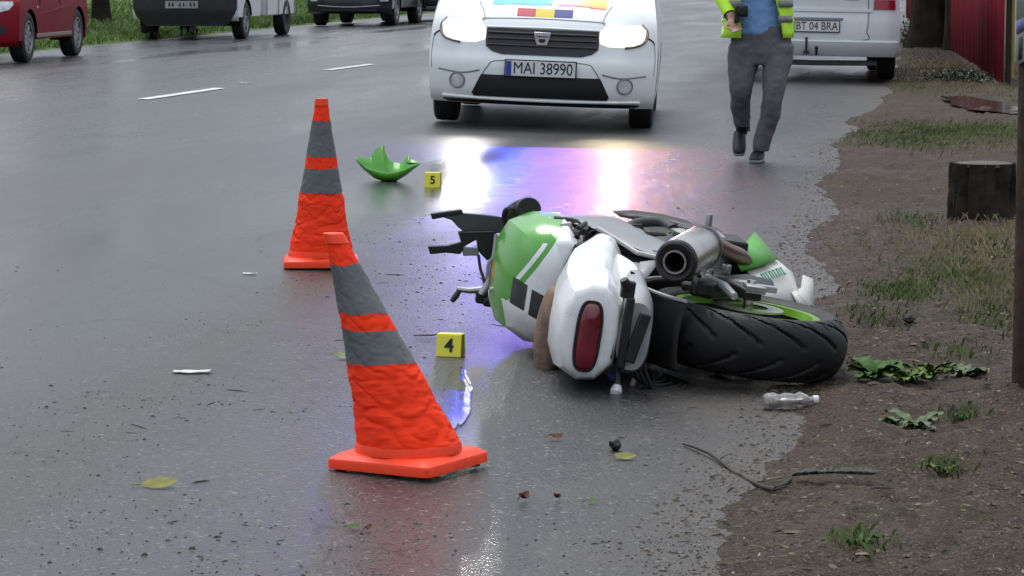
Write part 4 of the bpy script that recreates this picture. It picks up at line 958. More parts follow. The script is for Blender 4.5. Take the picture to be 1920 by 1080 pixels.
    def strip(s, pts, off, r, name, m, parent=None, back=False, n=6):
        fn = s.B if back else s.F; sg = -1 if back else 1
        P = smooth_path([(x, 0, z) for x, z in pts], n) if len(pts) > 2 else [Vector((pts[0][0] + (pts[1][0] - pts[0][0]) * i / 10, 0, pts[0][1] + (pts[1][1] - pts[0][1]) * i / 10)) for i in range(11)]
        return MB().tube([(p.x, fn(p.x, p.z) - sg * off, p.z) for p in P], r, 8).build(name, m, parent or s.root)
    def plate(s, z, body, x=0.0, back=False, size=.075, wd=.52, h=.112, blur=False):
        y = (s.B(x, z) + .012) if back else (s.F(x, z) - .016)
        sg = 1 if back else -1
        o = MB().box((x, y, z), (wd + .02, .012, h + .02)).build('plate_frame', BLACKP, s.root, bevel=.004)
        p = MB().box((x, y + sg * .007, z), (wd, .006, h)).build('number_plate', PLATEW, s.root, bevel=.002)
        lx = (wd / 2 - .022) * sg
        MB().box((x + lx, y + sg * .0105, z), (.04, .003, h - .006)).build('country_band', EUBLUE, p)
        rot = (math.pi / 2, 0, math.pi if back else 0)
        if blur:
            rr_ = random.Random(len(body))
            for k in range(9):
                if k in (2, 5): continue
                MB().box((x - sg * (-.17 + .046 * k) * 1.0 * (1 if not back else 1), y + sg * .0112, z + rr_.uniform(-.006, .006)), (rr_.uniform(.016, .030), .002, rr_.uniform(.045, .07))).build('blurred_mark', INK, p)
        else:
            text('registration', body, .122, INK, p, (x + (-sg) * .018 * 1.0, y + sg * .011, z), rot, .001, .82)
        return p
    def mirror(s, y, z, m):
        for sx in (-1, 1):
            MB().loft([ring_x(sx * (s.W * .93), y, z, .03, .05), ring_x(sx * (s.W + .06), y - .02, z + .02, .05, .075), ring_x(sx * (s.W + .16), y - .02, z + .03, .05, .085), ring_x(sx * (s.W + .20), y, z + .03, .03, .06)]).build('mirror', m, s.root, angle=60)
def ring_x(x, y, z, a, b): return [(x, y + a * math.cos(q), z + b * math.sin(q)) for q in [2 * math.pi * k / 14 for k in range(14)]]

# ---- police car
def police_paint():
    n = N('police_white'); x, y, z = n.sep()
    col = (.78, .80, .81)
    d = n.ramp(n.noise(3, 8, .7), (0,) * 3, (.25,) * 3, .5, .8); c = n.mix(d, col, (.55, .55, .54))
    onhood = n.math('MULTIPLY', n.math('GREATER_THAN', z, .815), n.math('LESS_THAN', y, 1.05))
    for x0, x1, cc in ((-.205, -.065, (.42, .01, .04)), (-.065, .075, (.62, .48, .02)), (.075, .215, (.02, .025, .20))):
        c = n.mix(n.math('MULTIPLY', onhood, n.math('MULTIPLY', n.band(x, x0, x1), n.band(z, .836, .898))), c, cc)
    wv = n.math('ADD', y, n.math('MULTIPLY', n.math('SUBTRACT', n.noise(9, 4, .6), .5), .12)); bl = n.math('MULTIPLY', onhood, n.math('MULTIPLY', n.band(x, -.40, .05), n.band(wv, .36, .72)))
    c = n.mix(bl, c, (.12, .60, .72))
    c = n.mix(n.math('MULTIPLY', onhood, n.math('MULTIPLY', n.band(x, -.40, .05), n.band(wv, .34, .36))), c, (.10, .14, .45))
    sc2 = n.math('MULTIPLY', onhood, n.math('MULTIPLY', n.band(x, .10, .46), n.band(wv, .36, .72)))
    c = n.mix(sc2, c, (.80, .50, .08)); c = n.mix(n.math('MULTIPLY', onhood, n.math('MULTIPLY', n.band(x, .10, .46), n.band(wv, .33, .36))), c, (.70, .08, .14))
    n.L(c, n.b.inputs['Base Color']); n.b.inputs['Roughness'].default_value = .45; n.b.inputs['Specular IOR Level'].default_value = .25; n.b.inputs['Coat Weight'].default_value = .0
    return n.m
pc_ = at(1019, 233)
ax = .80
yaw = R(-3.4)
PC = Car('police_car', (0, 0, 0), yaw, 'white police car with lit headlights stopped behind the fallen motorcycle', 'police car', None,
         [(.10, .175), (.03, .215), (-.004, .27), (-.016, .36), (-.018, .46), (-.010, .515), (.018, .55), (.05, .66), (.085, .74), (.13, .80), (.20, .855), (.36, .93), (.65, .995), (.95, 1.03), (1.12, 1.06), (1.5, 1.29), (1.82, 1.44), (2.4, 1.52), (3.0, 1.50), (3.5, 1.40), (3.82, 1.05), (3.97, .9), (4.02, .6), (3.98, .3), (3.9, .2)],
         .862, 1.04, police_paint(), roll=R(2.3), bowf=.30, pw=3.2)
PC.root.location = Vector((pc_.x, pc_.y, pc_.z)) - Matrix.Rotation(yaw, 3, 'Z') @ Vector((0, ax, 0))
PC.build([.80, 3.39], .300, .185, spokes=6)
GR = mat('grille_black', (.010, .010, .012), .45, var=.3); CHR = mat('chrome', (.62, .62, .64), .18, metal=1.0, var=.05); GSL = mat('grille_slat', (.050, .042, .045), .35)
g = PC.patch([(.555, -.30, .30), (.575, -.375, .375), (.61, -.42, .42), (.66, -.425, .425), (.745, -.42, .42)], .006, 'grille', GR)
for z in (.625, .672, .715): PC.strip([(-.41, z), (.41, z)], .012, .008, 'grille_slat', GSL, g)
PC.strip([(-.425, .752), (0, .757), (.425, .752)], .008, .008, 'grille_trim', WPAINT)
emb = MB()
def sh(pts, y0): return [(x, y0, z) for x, z in pts]
yb = PC.F(0, .67) - .03
MB().prism(sh([(-.062, .728), (.062, .728), (.056, .68), (.040, .630), (-.040, .630), (-.056, .68)], yb), (0, .014, 0)).build('emblem', CHR, PC.root, bevel=.004)
MB().prism(sh([(-.026, .678), (.026, .678), (.024, .660), (.014, .650), (-.014, .650), (-.024, .660)], yb - .008), (0, .006, 0)).build('emblem_notch', GR, PC.root)
MB().box((0, yb - .008, .695), (.085, .005, .010)).build('emblem_line', GSL, PC.root)
PC.patch([(.235, -.50, .50), (.26, -.515, .515), (.31, -.49, .49), (.385, -.455, .455), (.40, -.445, .445)], .005, 'lower_intake', GR)
PC.strip([(-.44, .395), (-.40, .46), (-.33, .505), (0, .508), (.33, .505), (.40, .46), (.44, .395)], .001, .004, 'intake_seam', GREYP)
PC.patch([(.178, -.70, .70), (.195, -.74, .74), (.205, -.74, .74)], .004, 'chin_spoiler', GR)
PC.strip([(-.74, .225), (0, .216), (.74, .225)], .010, .012, 'bumper_lip', WPAINT)
PC.plate(.455, 'MAI 38990')
for sx in (-1, 1):
    fl = PC.strip([(sx * .63 + .056 * math.cos(q), .345 + .056 * math.sin(q)) for q in [2 * math.pi * k / 24 for k in range(25)]], .002, .007, 'fog_light_bezel', GREYP, n=1)
    PC.patch([(.345 + .05 * math.sin(q), sx * .63 - .05 * math.cos(q), sx * .63 + .05 * math.cos(q)) for q in [R(-80 + 160 * k / 10) for k in range(11)]], .004, 'fog_light', CLEARH, fl)
    PC.strip([(sx * .46, .43), (sx * .6, .405), (sx * .78, .425)], .001, .006, 'bumper_crease', GREYP)
LAMP = mat('headlamp_lit', (.9, .9, .85), .2, emit=(1.0, .93, .82), es=20); LAMPR = mat('headlamp_lit_warm', (.9, .85, .7), .2, emit=(1.0, .86, .64), es=22)
for sx in (-1, 1): PC.strip([(sx * .735, .805), (sx * .778, .755), (sx * .772, .69), (sx * .72, .652), (sx * .62, .632)], .006, .010, 'headlight_rim', mat('lamp_rim', (.10, .085, .08), .3))
LENSL = mat('lit_lens', (.6, .6, .6), .1, coat=.8, emit=(1, .95, .88), es=.8); LENSR = mat('lit_lens_warm', (.6, .57, .5), .1, coat=.8, emit=(1, .88, .70), es=.8)
for sx, lm, colr in ((-1, LAMP, (1.0, .95, .90)), (1, LAMPR, (1.0, .78, .48))):
    hx = [(.635, .50, .62), (.66, .43, .73), (.70, .425, .76), (.745, .43, .77), (.785, .47, .765), (.80, .56, .74)]
    hl = PC.patch([(z, sx * a, sx * b) for z, a, b in hx], .008, 'headlight', LENSL if sx < 0 else LENSR)
    cx, cz = sx * .555, .715
    MB().lathe([(-.004, 0), (-.004, .062), (.012, .070)], (cx, PC.F(cx, cz) - .012, cz), 'y', 24).build('lamp', lm, hl)
    MB().lathe([(-.004, 0), (-.004, .040), (.012, .045)], (sx * .675, PC.F(sx * .675, .72) - .012, .72), 'y', 20).build('lamp', lm, hl)
    ld = bpy.data.lights.new('headlight_beam', 'SPOT'); lo = bpy.data.objects.new('headlight_beam', ld); C.objects.link(lo)
    ld.energy = 26; ld.color = colr; ld.spot_size = R(75); ld.spot_blend = .8; ld.shadow_soft_size = .07
    lo.parent = hl; lo.location = (cx, PC.F(cx, cz) - .06, cz); lo.rotation_euler = (R(90 - 6), 0, math.pi)
PC.strip([(-.45, .80), (-.42, .815), (0, .825), (.42, .815), (.45, .80)], .002, .004, 'bonnet_gap', GREYP)
for sx in (-1, 1):
    PC.strip([(sx * .77, .715), (sx * .815, .69), (sx * .835, .665)], .002, .006, 'wing_gap', BLACKP)
    PC.strip([(sx * .835, .665), (sx * .845, .55), (sx * .84, .43)], .001, .003, 'bumper_gap', GREYP)
    MB().tube([(sx * .44, PC.F(sx * .44, .81) - .002, .815), (sx * .46, PC.F(sx * .46, .87) - .002, .872), (sx * .50, PC.F(sx * .50, .93) - .002, .932)], .004, 6).build('bonnet_line', GREYP, PC.root)
PC.mirror(1.28, 1.10, mat('mirror_dark', (.045, .022, .022), .35))
# light bar on the roof
bar = MB().loft([ring_x(-.56, 2.2, 1.585, .10, .022), ring_x(.56, 2.2, 1.585, .10, .022)]).build('light_bar', BLACKP, PC.root)
BLUEL = mat('beacon_blue', (.02, .04, .5), .2, emit=(.035, .06, 1.0), es=400); REDB = mat('beacon_red', (.5, .02, .03), .2, emit=(1.0, .12, .06), es=190)
MB().box((0, 2.33, 1.64), (1.16, .04, .13)).build('beacon_light_shield', BLACKP, bar, bevel=.01)  # added unseen shield, keeps the beacon light from going rearward
for x0, x1, m_ in ((-.55, .10, BLUEL), (.14, .55, REDB)):
    MB().loft([ring_x(x0, 2.2, 1.635, .06, .02), ring_x(x0 + .03, 2.2, 1.64, .09, .045), ring_x(x1 - .03, 2.2, 1.64, .09, .045), ring_x(x1, 2.2, 1.635, .06, .02)]).build('beacon', m_, bar)

# ---- red hatchback
rp = mat('red_paint', (.20, .006, .014), .5, var=.08, scale=2, coat=.0, dirt=.2, dirtcol=(.10, .02, .02), spec=.15)
a, b_ = at(48, 117), at(128, 109.5)
d = (b_ - a); ry = math.atan2(-d.x, d.y)
RC = Car('red_hatchback', (0, 0, 0), ry, 'dark red hatchback parked with two wheels by the grass strip', 'car', 'vehicles parked along the far roadside',
         [(.12, .20), (.02, .25), (0, .4), (.03, .6), (.10, .74), (.3, .82), (.95, .95), (1.45, 1.22), (1.8, 1.42), (2.4, 1.48), (3.1, 1.44), (3.6, 1.15), (3.85, .95), (3.92, .6), (3.86, .28), (3.75, .22)], .85, .93, rp, bowf=.30, pw=2.8)
ry = R(-5.2); RC.root.rotation_euler = (0, 0, ry); wr_ = Matrix.Rotation(ry, 3, 'Z'); RC.root.location = a - wr_ @ Vector((.78, .82, 0)); RC.root.location.z = a.z
RC.build([.82, 3.30], .305, .19, spokes=9, sill=.27)
for sx in (-1, 1):
    h_ = [(.60, .50, .60), (.64, .47, .74), (.70, .49, .78), (.74, .56, .77)]
    RC.patch([(z, sx * p, sx * q) for z, p, q in h_], .006, 'headlight', CLEARH)
    RC.patch([(.36, sx * .52, sx * .70), (.42, sx * .50, sx * .72), (.46, sx * .54, sx * .70)], .005, 'fog_light_recess', GR)
    dm = MB()
    for z0, z1 in ((.30, .335),): pass
    MB().box((sx * (RC.W * .995), 2.0, .315), (.02, 1.75, .05)).build('sill_trim', mat('sill_trim', (.22, .15, .12), .4), RC.root, bevel=.008)
    for yy in (1.32, 2.32): MB().box((sx * (RC.W * .992), yy, .62), (.006, .008, .56)).build('door_gap', UNDER, RC.root)
    MB().tube([(sx * RC.W * .99, 1.3, .58), (sx * RC.W * 1.0, 2.0, .62), (sx * RC.W * .99, 2.95, .68)], .012, 6, flat=.5).build('door_crease', rp, RC.root)
    MB().box((sx * (RC.W * .99), 1.19, .66), (.02, .05, .03)).build('side_repeater', CLEARL, RC.root, bevel=.006)
RC.patch([(.25, -.5, .5), (.38, -.45, .45), (.44, -.40, .40)], .005, 'lower_grille', GR); RC.patch([(.62, -.40, .40), (.72, -.42, .42)], .005, 'grille', GR)
RC.plate(.52, 'x', blur=True); RC.mirror(1.35, 1.0, rp)

# ---- white box truck
wp_ = mat('truck_white', (.74, .76, .77), .35, var=.06, scale=2, coat=.3, dirt=.4, dirtcol=(.30, .29, .28)); BUMP = mat('bumper_black', (.018, .019, .021), .55, var=.2, scale=4, dirt=.3, dirtcol=(.06, .06, .058))
a = at(366, 73)
T = Car('box_truck', (0, 0, 0), R(-7.6), 'old white box truck with deep black bumper parked by the grass', 'truck', 'vehicles parked along the far roadside',
        [(.10, .30), (.02, .36), (0, .5), (.0, .75), (.02, .95), (.10, 1.25), (.45, 1.9), (.60, 2.08), (1.0, 2.15), (1.6, 2.15), (1.72, 2.05), (1.75, 1.2), (1.75, .5), (1.72, .36)], .86, 1.2, wp_, bowf=.10, bowr=.03, roofw=.86, pw=5)
T.root.location = a - Matrix.Rotation(R(-7.6), 3, 'Z') @ Vector((0, .72, 0)); T.root.location.z = a.z
T.build([.74], .305, .19, spokes=6, sill=.36)
MB().box((0, 3.1, 1.325), (1.80, 2.3, 1.95)).build('cargo_box', wp_, T.root, bevel=.02)
for y in (1.98, 2.9, 3.6, 4.2): MB().box((.905, y, 1.325), (.02, .03, 1.93)).build('box_batten', LGREY, T.root)
MB().box((0, 2.9, .52), (.7, 2.6, .14)).build('chassis', UNDER, T.root)
for sx in (-1, 1):
    w_ = MB().lathe([(-.09, .19), (-.095, .28), (-.07, .30), (.07, .30), (.095, .28), (.09, .19), (sx * .05, .17), (sx * .03, 0)], (sx * .82, 3.55, .305), 'x', 36).build('rear_wheel', CARRUB, T.root)
    T.patch([(.79, sx * .42, sx * .80), (.88, sx * .42, sx * .80)], .006, 'headlight', CLEARH)
    MB().box((sx * .80, 1.35, .60), (.05, .5, .25)).build('step', BUMP, T.root, bevel=.02)
T.patch([(.22, -.62, .62), (.26, -.70, .70), (.40, -.80, .80), (.50, -.84, .84), (.70, -.845, .845), (.73, -.84, .84)], .05, 'bumper', BUMP, th=.06)
T.patch([(.80, -.40, .40), (.89, -.40, .40)], .006, 'grille', GR); T.strip([(-.83, .755), (.83, .755)], .012, .018, 'bumper_trim', LGREY)
y_ = T.F(0, .56) - .066
p_ = MB().box((-.02, y_, .56), (.53, .012, .115)).build('number_plate', mat('worn_plate', (.30, .30, .30), .5, var=.15, dirt=.4), T.root)
for k in range(8):
    if k in (2, 5): continue
    MB().box((-.22 + .058 * k, y_ - .008, .56), (.024, .004, .06)).build('blurred_mark', INK, p_)

# ---- dark suv and silver car
dk = mat('dark_paint', (.013, .013, .022), .22, var=.2, scale=2, coat=.7); sv = mat('silver_paint', (.36, .38, .40), .28, metal=.3, var=.05, coat=.5)
a = at(668, 48)
S_ = Car('dark_suv', (0, 0, 0), R(-8), 'black sport utility car parked behind the white box truck', 'car', 'vehicles parked along the far roadside',
         [(.12, .24), (.02, .30), (0, .45), (.02, .7), (.08, .88), (.25, .98), (1.0, 1.08), (1.5, 1.38), (1.85, 1.62), (2.6, 1.68), (3.6, 1.62), (4.1, 1.2), (4.3, 1.0), (4.35, .6), (4.3, .3)], .83, 1.08, dk, bowf=.22, pw=3)
S_.root.location = a - Matrix.Rotation(R(-8), 3, 'Z') @ Vector((0, .85, 0)); S_.root.location.z = a.z
S_.build([.86, 3.45], .34, .22, spokes=7, sill=.34)
S_.plate(.62, 'abc', blur=True); S_.patch([(.70, -.42, .42), (.84, -.45, .45)], .005, 'grille', GSL); S_.patch([(.30, -.55, .55), (.42, -.50, .50)], .005, 'lower_intake', GSL)
S_.strip([(-.6, .40), (0, .37), (.6, .40)], .012, .012, 'skid_trim', LGREY)
for sx in (-1, 1):
    S_.patch([(.74, sx * .52, sx * .80), (.84, sx * .50, sx * .82), (.88, sx * .58, sx * .80)], .006, 'headlight', CLEARH); S_.patch([(.48, sx * .62, sx * .76), (.56, sx * .60, sx * .78)], .006, 'fog_light', CLEARH)
S_.mirror(1.4, 1.15, dk)
a = at(790, 40)
V_ = Car('silver_car', (0, 0, 0), R(-11), 'silver car parked behind the black sport utility car', 'car', 'vehicles parked along the far roadside',
         [(.12, .22), (.02, .28), (0, .42), (.02, .6), (.08, .74), (.3, .83), (1.0, .95), (1.5, 1.22), (1.85, 1.42), (2.5, 1.48), (3.3, 1.42), (3.8, 1.1), (4.1, .95), (4.2, .6), (4.1, .28)], .86, .94, sv, bowf=.24, pw=3)
V_.root.location = a - Matrix.Rotation(R(-11), 3, 'Z') @ Vector((0, .8, 0)); V_.root.location.z = a.z
V_.build([.82, 3.4], .305, .20, spokes=7); V_.patch([(.26, -.62, .62), (.34, -.66, .66), (.46, -.6, .6)], .006, 'lower_intake', GR); V_.patch([(.56, -.42, .42), (.66, -.45, .45)], .006, 'grille', GR)
for sx in (-1, 1): V_.patch([(.60, sx * .50, sx * .76), (.70, sx * .50, sx * .78)], .006, 'headlight', CLEARH)
# ---- white van seen from behind
vw = mat('van_white', (.64, .67, .69), .30, var=.04, scale=2, coat=.4, dirt=.35, dirtcol=(.42, .41, .40))
a = at(1523, 147); va = R(-5.0)
VN = Car('white_van', (0, 0, 0), 0, 'white panel van with a tow ball parked by the dirt verge', 'van', None,
         [(4.55, .30), (4.66, .36), (4.68, .6), (4.60, .9), (3.95, 1.12), (3.1, 1.75), (2.6, 1.86), (1.5, 1.88), (.6, 1.86), (.25, 1.78), (.06, 1.2), (.03, .80), (.0, .70), (-.02, .50), (.0, .36), (.06, .28)][::-1], .93, 1.10, vw, bowf=.10, bowr=.25, roofw=.84, crown=.04, pw=6)
VN.root.rotation_euler = (0, R(1.0), va); VN.root.location = a - Matrix.Rotation(va, 3, 'Z') @ Vector((0, .95, 0)); VN.root.location.z = a.z
VN.build([.95, 3.9], .32, .205, spokes=6, sill=.30)
VN.strip([(-.90, .44), (.90, .44)], .012, .02, 'bumper_ridge', vw)
VN.patch([(.28, -.86, .86), (.31, -.88, .88), (.40, -.905, .905), (.43, -.90, .90)], .03, 'rear_bumper', vw, th=.05)
VN.strip([(.57, .95), (.575, .70), (.56, .56), (.50, .46), (-.50, .46), (-.56, .56), (-.575, .95)], .002, .006, 'door_gap', GREYP)
VN.patch([(.765, -.5, .62), (.80, -.5, .62)], .012, 'handle_strip', vw); VN.patch([(.675, -.36, .30), (.70, -.36, .30)], .008, 'plate_lamp_strip', GREYP)
VN.plate(.605, 'BT 04 BRA')
REDT = mat('tail_red', (.33, .01, .03), .15, coat=.5); AMB = mat('tail_amber', (.55, .17, .05), .15, coat=.5)
for sx in (-1, 1):
    VN.patch([(.80, sx * .63, sx * .87), (.90, sx * .635, sx * .865)], .012, 'tail_light', REDT); VN.patch([(.905, sx * .64, sx * .86), (.955, sx * .64, sx * .86)], .012, 'reverse_light', CLEARL); VN.patch([(.96, sx * .64, sx * .855), (1.06, sx * .65, sx * .84)], .012, 'indicator', AMB)
yb = VN.F(0, .38)
MB().tube([(.02, yb - .02, .30), (.02, yb - .12, .31), (.02, yb - .14, .36)], .014, 10).lathe([(-.022, 0), (-.020, .012), (0, .025), (.020, .012), (.022, 0)], (.02, yb - .14, .375), 'z', 16).build('tow_ball', BLACKP, VN.root)
MB().box((-.09, yb - .035, .40), (.022, .03, .17)).box((-.09, yb - .04, .32), (.06, .03, .03)).build('tow_socket', BLACKP, VN.root)
MB().tube([(-.7, .5, .20), (.0, .5, .19), (.7, .5, .2)], .03, 8).build('rear_axle', LGREY, VN.root)
MB().lathe([(-.006, .055), (-.010, .063), (-.010, .073), (-.002, .078)], (.01, VN.F(0, .985) - .002, .985), 'y', 28).build('emblem', LGREY, VN.root)
for k in range(3):
    a_ = R(90 + 120 * k); MB().box((.01 + .03 * math.cos(a_), VN.F(0, .985) - .012, .985 + .03 * math.sin(a_)), (.062, .006, .008), Matrix.Rotation(-a_, 3, 'Y')).build('emblem_bar', LGREY, VN.root)
for k in range(5): MB().box((.33 + .030 * k, VN.F(.4, .90) - .002, .905), (.018, .004, .026)).build('script_mark', GREYP, VN.root)
#PERSON
# ------------------------------------------------------------------ person walking towards the motorcycle
TROUS = mat('grey_trousers', (.125, .123, .135), .85, var=.10, scale=40, bump=1.0, bscale=17, spec=.15)
SHIRT = mat('blue_shirt', (.16, .30, .56), .75, var=.10, scale=7, bump=.3, bscale=24)
HIVIS = mat('hivis_yellow', (.52, .92, .040), .6, var=.08, scale=8, bump=.2, bscale=30); SILV = mat('reflective_tape', (.20, .19, .20), .5, var=.1)
SKIN = mat('skin', (.46, .27, .20), .5, var=.08, scale=20); SHOE = mat('dark_shoe', (.010, .010, .013), .55, spec=.3, var=.3, scale=20); SOLE = mat('shoe_sole', (.20, .19, .19), .6); HAIR = mat('dark_hair', (.03, .022, .018), .6)
pp = at(1421, 303)
P_ = empty('person', pp, 0, 'person in high visibility vest, blue shirt and grey trousers walking beside the police car', 'person')
k_ = 1 / 287.0
def pz(px, py, y=0.0): return Vector(((px - 1421) * k_, y, (303 - py) * k_))
def limb(mb, pts, seg=20):
    S = smooth_path([p for p, _, _ in pts], 5); n_ = len(S); rings = []
    for i, p in enumerate(S):
        t = i / (n_ - 1) * (len(pts) - 1); j = min(len(pts) - 2, int(t)); f = t - j
        ra = pts[j][1] + (pts[j + 1][1] - pts[j][1]) * f; rb = pts[j][2] + (pts[j + 1][2] - pts[j][2]) * f
        rings.append([p + Vector((ra * math.cos(a), rb * math.sin(a), 0)) for a in [2 * math.pi * q / seg for q in range(seg)]])
    mb.loft(rings)
tr = MB()
limb(tr, [(pz(1425, 48), .185, .120), (pz(1424, 78), .195, .130), (pz(1425, 100), .200, .130), (pz(1425, 122), .185, .115)])
limb(tr, [(pz(1394, 85, .0), .105, .125), (pz(1393, 115, .0), .106, .115), (pz(1389, 150, -.02), .083, .10), (pz(1388, 178, -.02), .070, .085), (pz(1389, 205, .06), .064, .075), (pz(1394, 232, .13), .054, .062), (pz(1397, 249, .17), .047, .052)])
limb(tr, [(pz(1458, 85, .0), .100, .125), (pz(1455, 115, -.03), .102, .112), (pz(1449, 150, -.08), .080, .095), (pz(1445, 185, -.10), .070, .085), (pz(1440, 220, -.07), .064, .075), (pz(1430, 255, -.03), .062, .072), (pz(1427, 277, -.01), .056, .066), (pz(1426, 284, -.01), .050, .06)])
t1 = tr.build('trousers', TROUS, P_, remesh=.010)
tex = bpy.data.textures.new('cloth_folds', 'CLOUDS'); tex.noise_scale = .09; tex.noise_depth = 2
def folds(o, st):
    d_ = o.modifiers.new('folds', 'DISPLACE'); d_.texture = tex; d_.strength = st; d_.mid_level = .5; d_.texture_coords = 'LOCAL'
folds(t1, .020)
def shoe(c, tip, rz):
    r0 = []
    for t, wd, h in ((0, .030, .055), (.15, .040, .085), (.35, .042, .095), (.55, .044, .070), (.8, .046, .052), (.95, .036, .040), (1.0, .02, .028)):
        y = .10 - .275 * t; r0.append([Vector((wd * math.cos(a), y, max(.012, h * .5 + h * .5 * math.sin(a)))) for a in [2 * math.pi * q / 16 for q in range(16)]])
    s_ = MB().loft(r0).build('shoe', SHOE, P_, sub=1)
    so = [[Vector((wd * sx, .102 - .28 * t, z)) for sx, z in ((-1, 0), (1, 0), (1, .017), (-1, .017))] for t, wd in ((0, .026), (.1, .036), (.4, .038), (.7, .047), (.92, .038), (1, .022))]
    MB().loft(so).build('sole', SOLE, s_, bevel=.004)
    s_.location = c; s_.rotation_euler = (tip, 0, rz)
shoe(pz(1421, 302.5), 0, R(-12)); c2 = pz(1390, 268, .16); shoe(c2, R(30), R(-6))
mb = MB(); limb(mb, [(pz(1395, 240, .13), .042, .05), (pz(1392, 256, .17), .040, .05)]); mb.build('sock', SHOE, P_)
sh_ = MB()
limb(sh_, [(pz(1420, 66), .190, .125), (pz(1419, 50), .185, .125), (pz(1415, 20), .180, .125), (pz(1415, -20), .185, .125), (pz(1415, -70), .205, .120), (pz(1415, -100), .17, .10), (pz(1415, -118), .07, .07)])
sh1 = sh_.build('shirt', SHIRT, P_, remesh=.012); folds(sh1, .03)
body = MB()
limb(body, [(pz(1415, 40), .15, .09), (pz(1415, -90), .15, .09), (pz(1415, -118), .06, .06), (pz(1415, -135), .055, .06), (pz(1415, -150, -.02), .065, .085), (pz(1415, -175, -.03), .080, .10), (pz(1415, -198, -.02), .065, .085), (pz(1415, -206, -.02), .02, .03)])
for sx, el, wr2 in ((-1, pz(1350, -10, .02), pz(1366, 34, -.13)), (1, pz(1478, -15, .13), pz(1452, 42, .20))):
    body.tube(smooth_path([pz(1415 + sx * 52, -92), (pz(1415 + sx * 62, -60) + el) / 2, el, (el + wr2) / 2, wr2], 4), [.055 - .0018 * i for i in range(17)], 12)
    hd = (wr2 - el).normalized()
    body.tube([wr2, wr2 + hd * .05, wr2 + hd * .09], [.026, .038, .030], 10, flat=.55)
    sd2 = hd.cross(Vector((0, 1, 0))).normalized()
    for q in range(4):
        f0 = wr2 + hd * .085 + sd2 * (-.028 + .019 * q); body.tube([f0, f0 + hd * .03 + Vector((0, -.006, 0)), f0 + hd * (.045 - .004 * abs(q - 1.5)) + Vector((0, -.030, 0))], [.0095, .009, .007], 8)
    f0 = wr2 + hd * .03 - sd2 * .035; body.tube([f0, f0 + hd * .03 - sd2 * .02 + Vector((0, -.01, 0)), f0 + hd * .055 - sd2 * .012 + Vector((0, -.025, 0))], [.011, .010, .008], 8)
body.tube([pz(1415, -168, -.13), pz(1415, -163, -.145), pz(1415, -160, -.13)], [.008, .016, .010], 8)
for sx in (-1, 1): body.tube([pz(1415 + sx * 22, -172, -.02), pz(1415 + sx * 25, -165, -.01)], [.012, .014], 8)
bd = body.build('body', SKIN, P_, remesh=.008)
for sx, el, wr2 in ((-1, pz(1350, -10, .02), pz(1366, 34, -.13)), (1, pz(1478, -15, .13), pz(1452, 42, .20))):
    MB().tube(smooth_path([pz(1415 + sx * 50, -95), (pz(1415 + sx * 62, -60) + el) / 2, el, (el + wr2) / 2, wr2.lerp(el, .12)], 4), [.070 - .0017 * i for i in range(17)], 14, cap=False).build('sleeve', HIVIS, P_)
hr = MB(); limb(hr, [(pz(1415, -178, 0), .084, .10), (pz(1415, -195, 0), .074, .095), (pz(1415, -210, -.01), .035, .05)]); hr.build('hair', HAIR, P_, remesh=.012)
# open vest: two front panels and a back, hanging off the shoulders
def vest():
    rows = []
    for j in range(15):
        t = j / 14; z = (303 - (72 - 165 * t)) * k_; rows.append([])
        for i in range(29):
            s0_ = -48 - 16 * min(1, t / .5); a = R(s0_ + (238 - s0_) * i / 28)      # open at the front (towards -y)
            w_ = (.232 - .035 * t if t < .8 else .204 - .14 * (t - .8)); d_ = .165 if t < .8 else .165 - .12 * (t - .8)
            sway = .012 * math.sin(i * 1.3 + j * .5) * (1 - t)
            left = i < 7
            lift = (-.0 if left else 0)
            rows[-1].append(((1418 - 1421) * k_ + (w_ + sway) * math.cos(a), -d_ * -math.sin(a) * 1.0 * (1) , z + lift))
    o = MB().sheet(rows).build('vest', HIVIS, P_, solid=.004, angle=80)
    for z0 in (9, 37):
        tp_ = []
        for dz in (-.022, .022):
            zc = (303 - z0) * k_ + dz; tp_.append([((1418 - 1421) * k_ + (.238 - .02) * 1.045 * math.cos(R(-58 + 296 * i / 28)) , .165 * 1.06 * math.sin(R(-58 + 296 * i / 28)), zc) for i in range(29)])
        MB().sheet(tp_).build('reflective_strip', SILV, o, solid=.004, angle=80)
vest()
dv = empty('handheld_camera', P_.location + pz(1383, 22, -.20), 0, 'small black camera held in the hand of the walking person', 'camera')
MB().box((0, 0, 0), (.085, .06, .075)).build('camera_body', BLACKP, dv, bevel=.01); MB().lathe([(-.06, .0), (-.06, .022), (-.02, .026), (0, .026)], (0, -.01, 0), 'y', 16).build('lens', DARKM, dv); MB().box((-.03, -.005, -.05), (.03, .05, .05)).build('hand_grip', BLACKP, dv, bevel=.008)

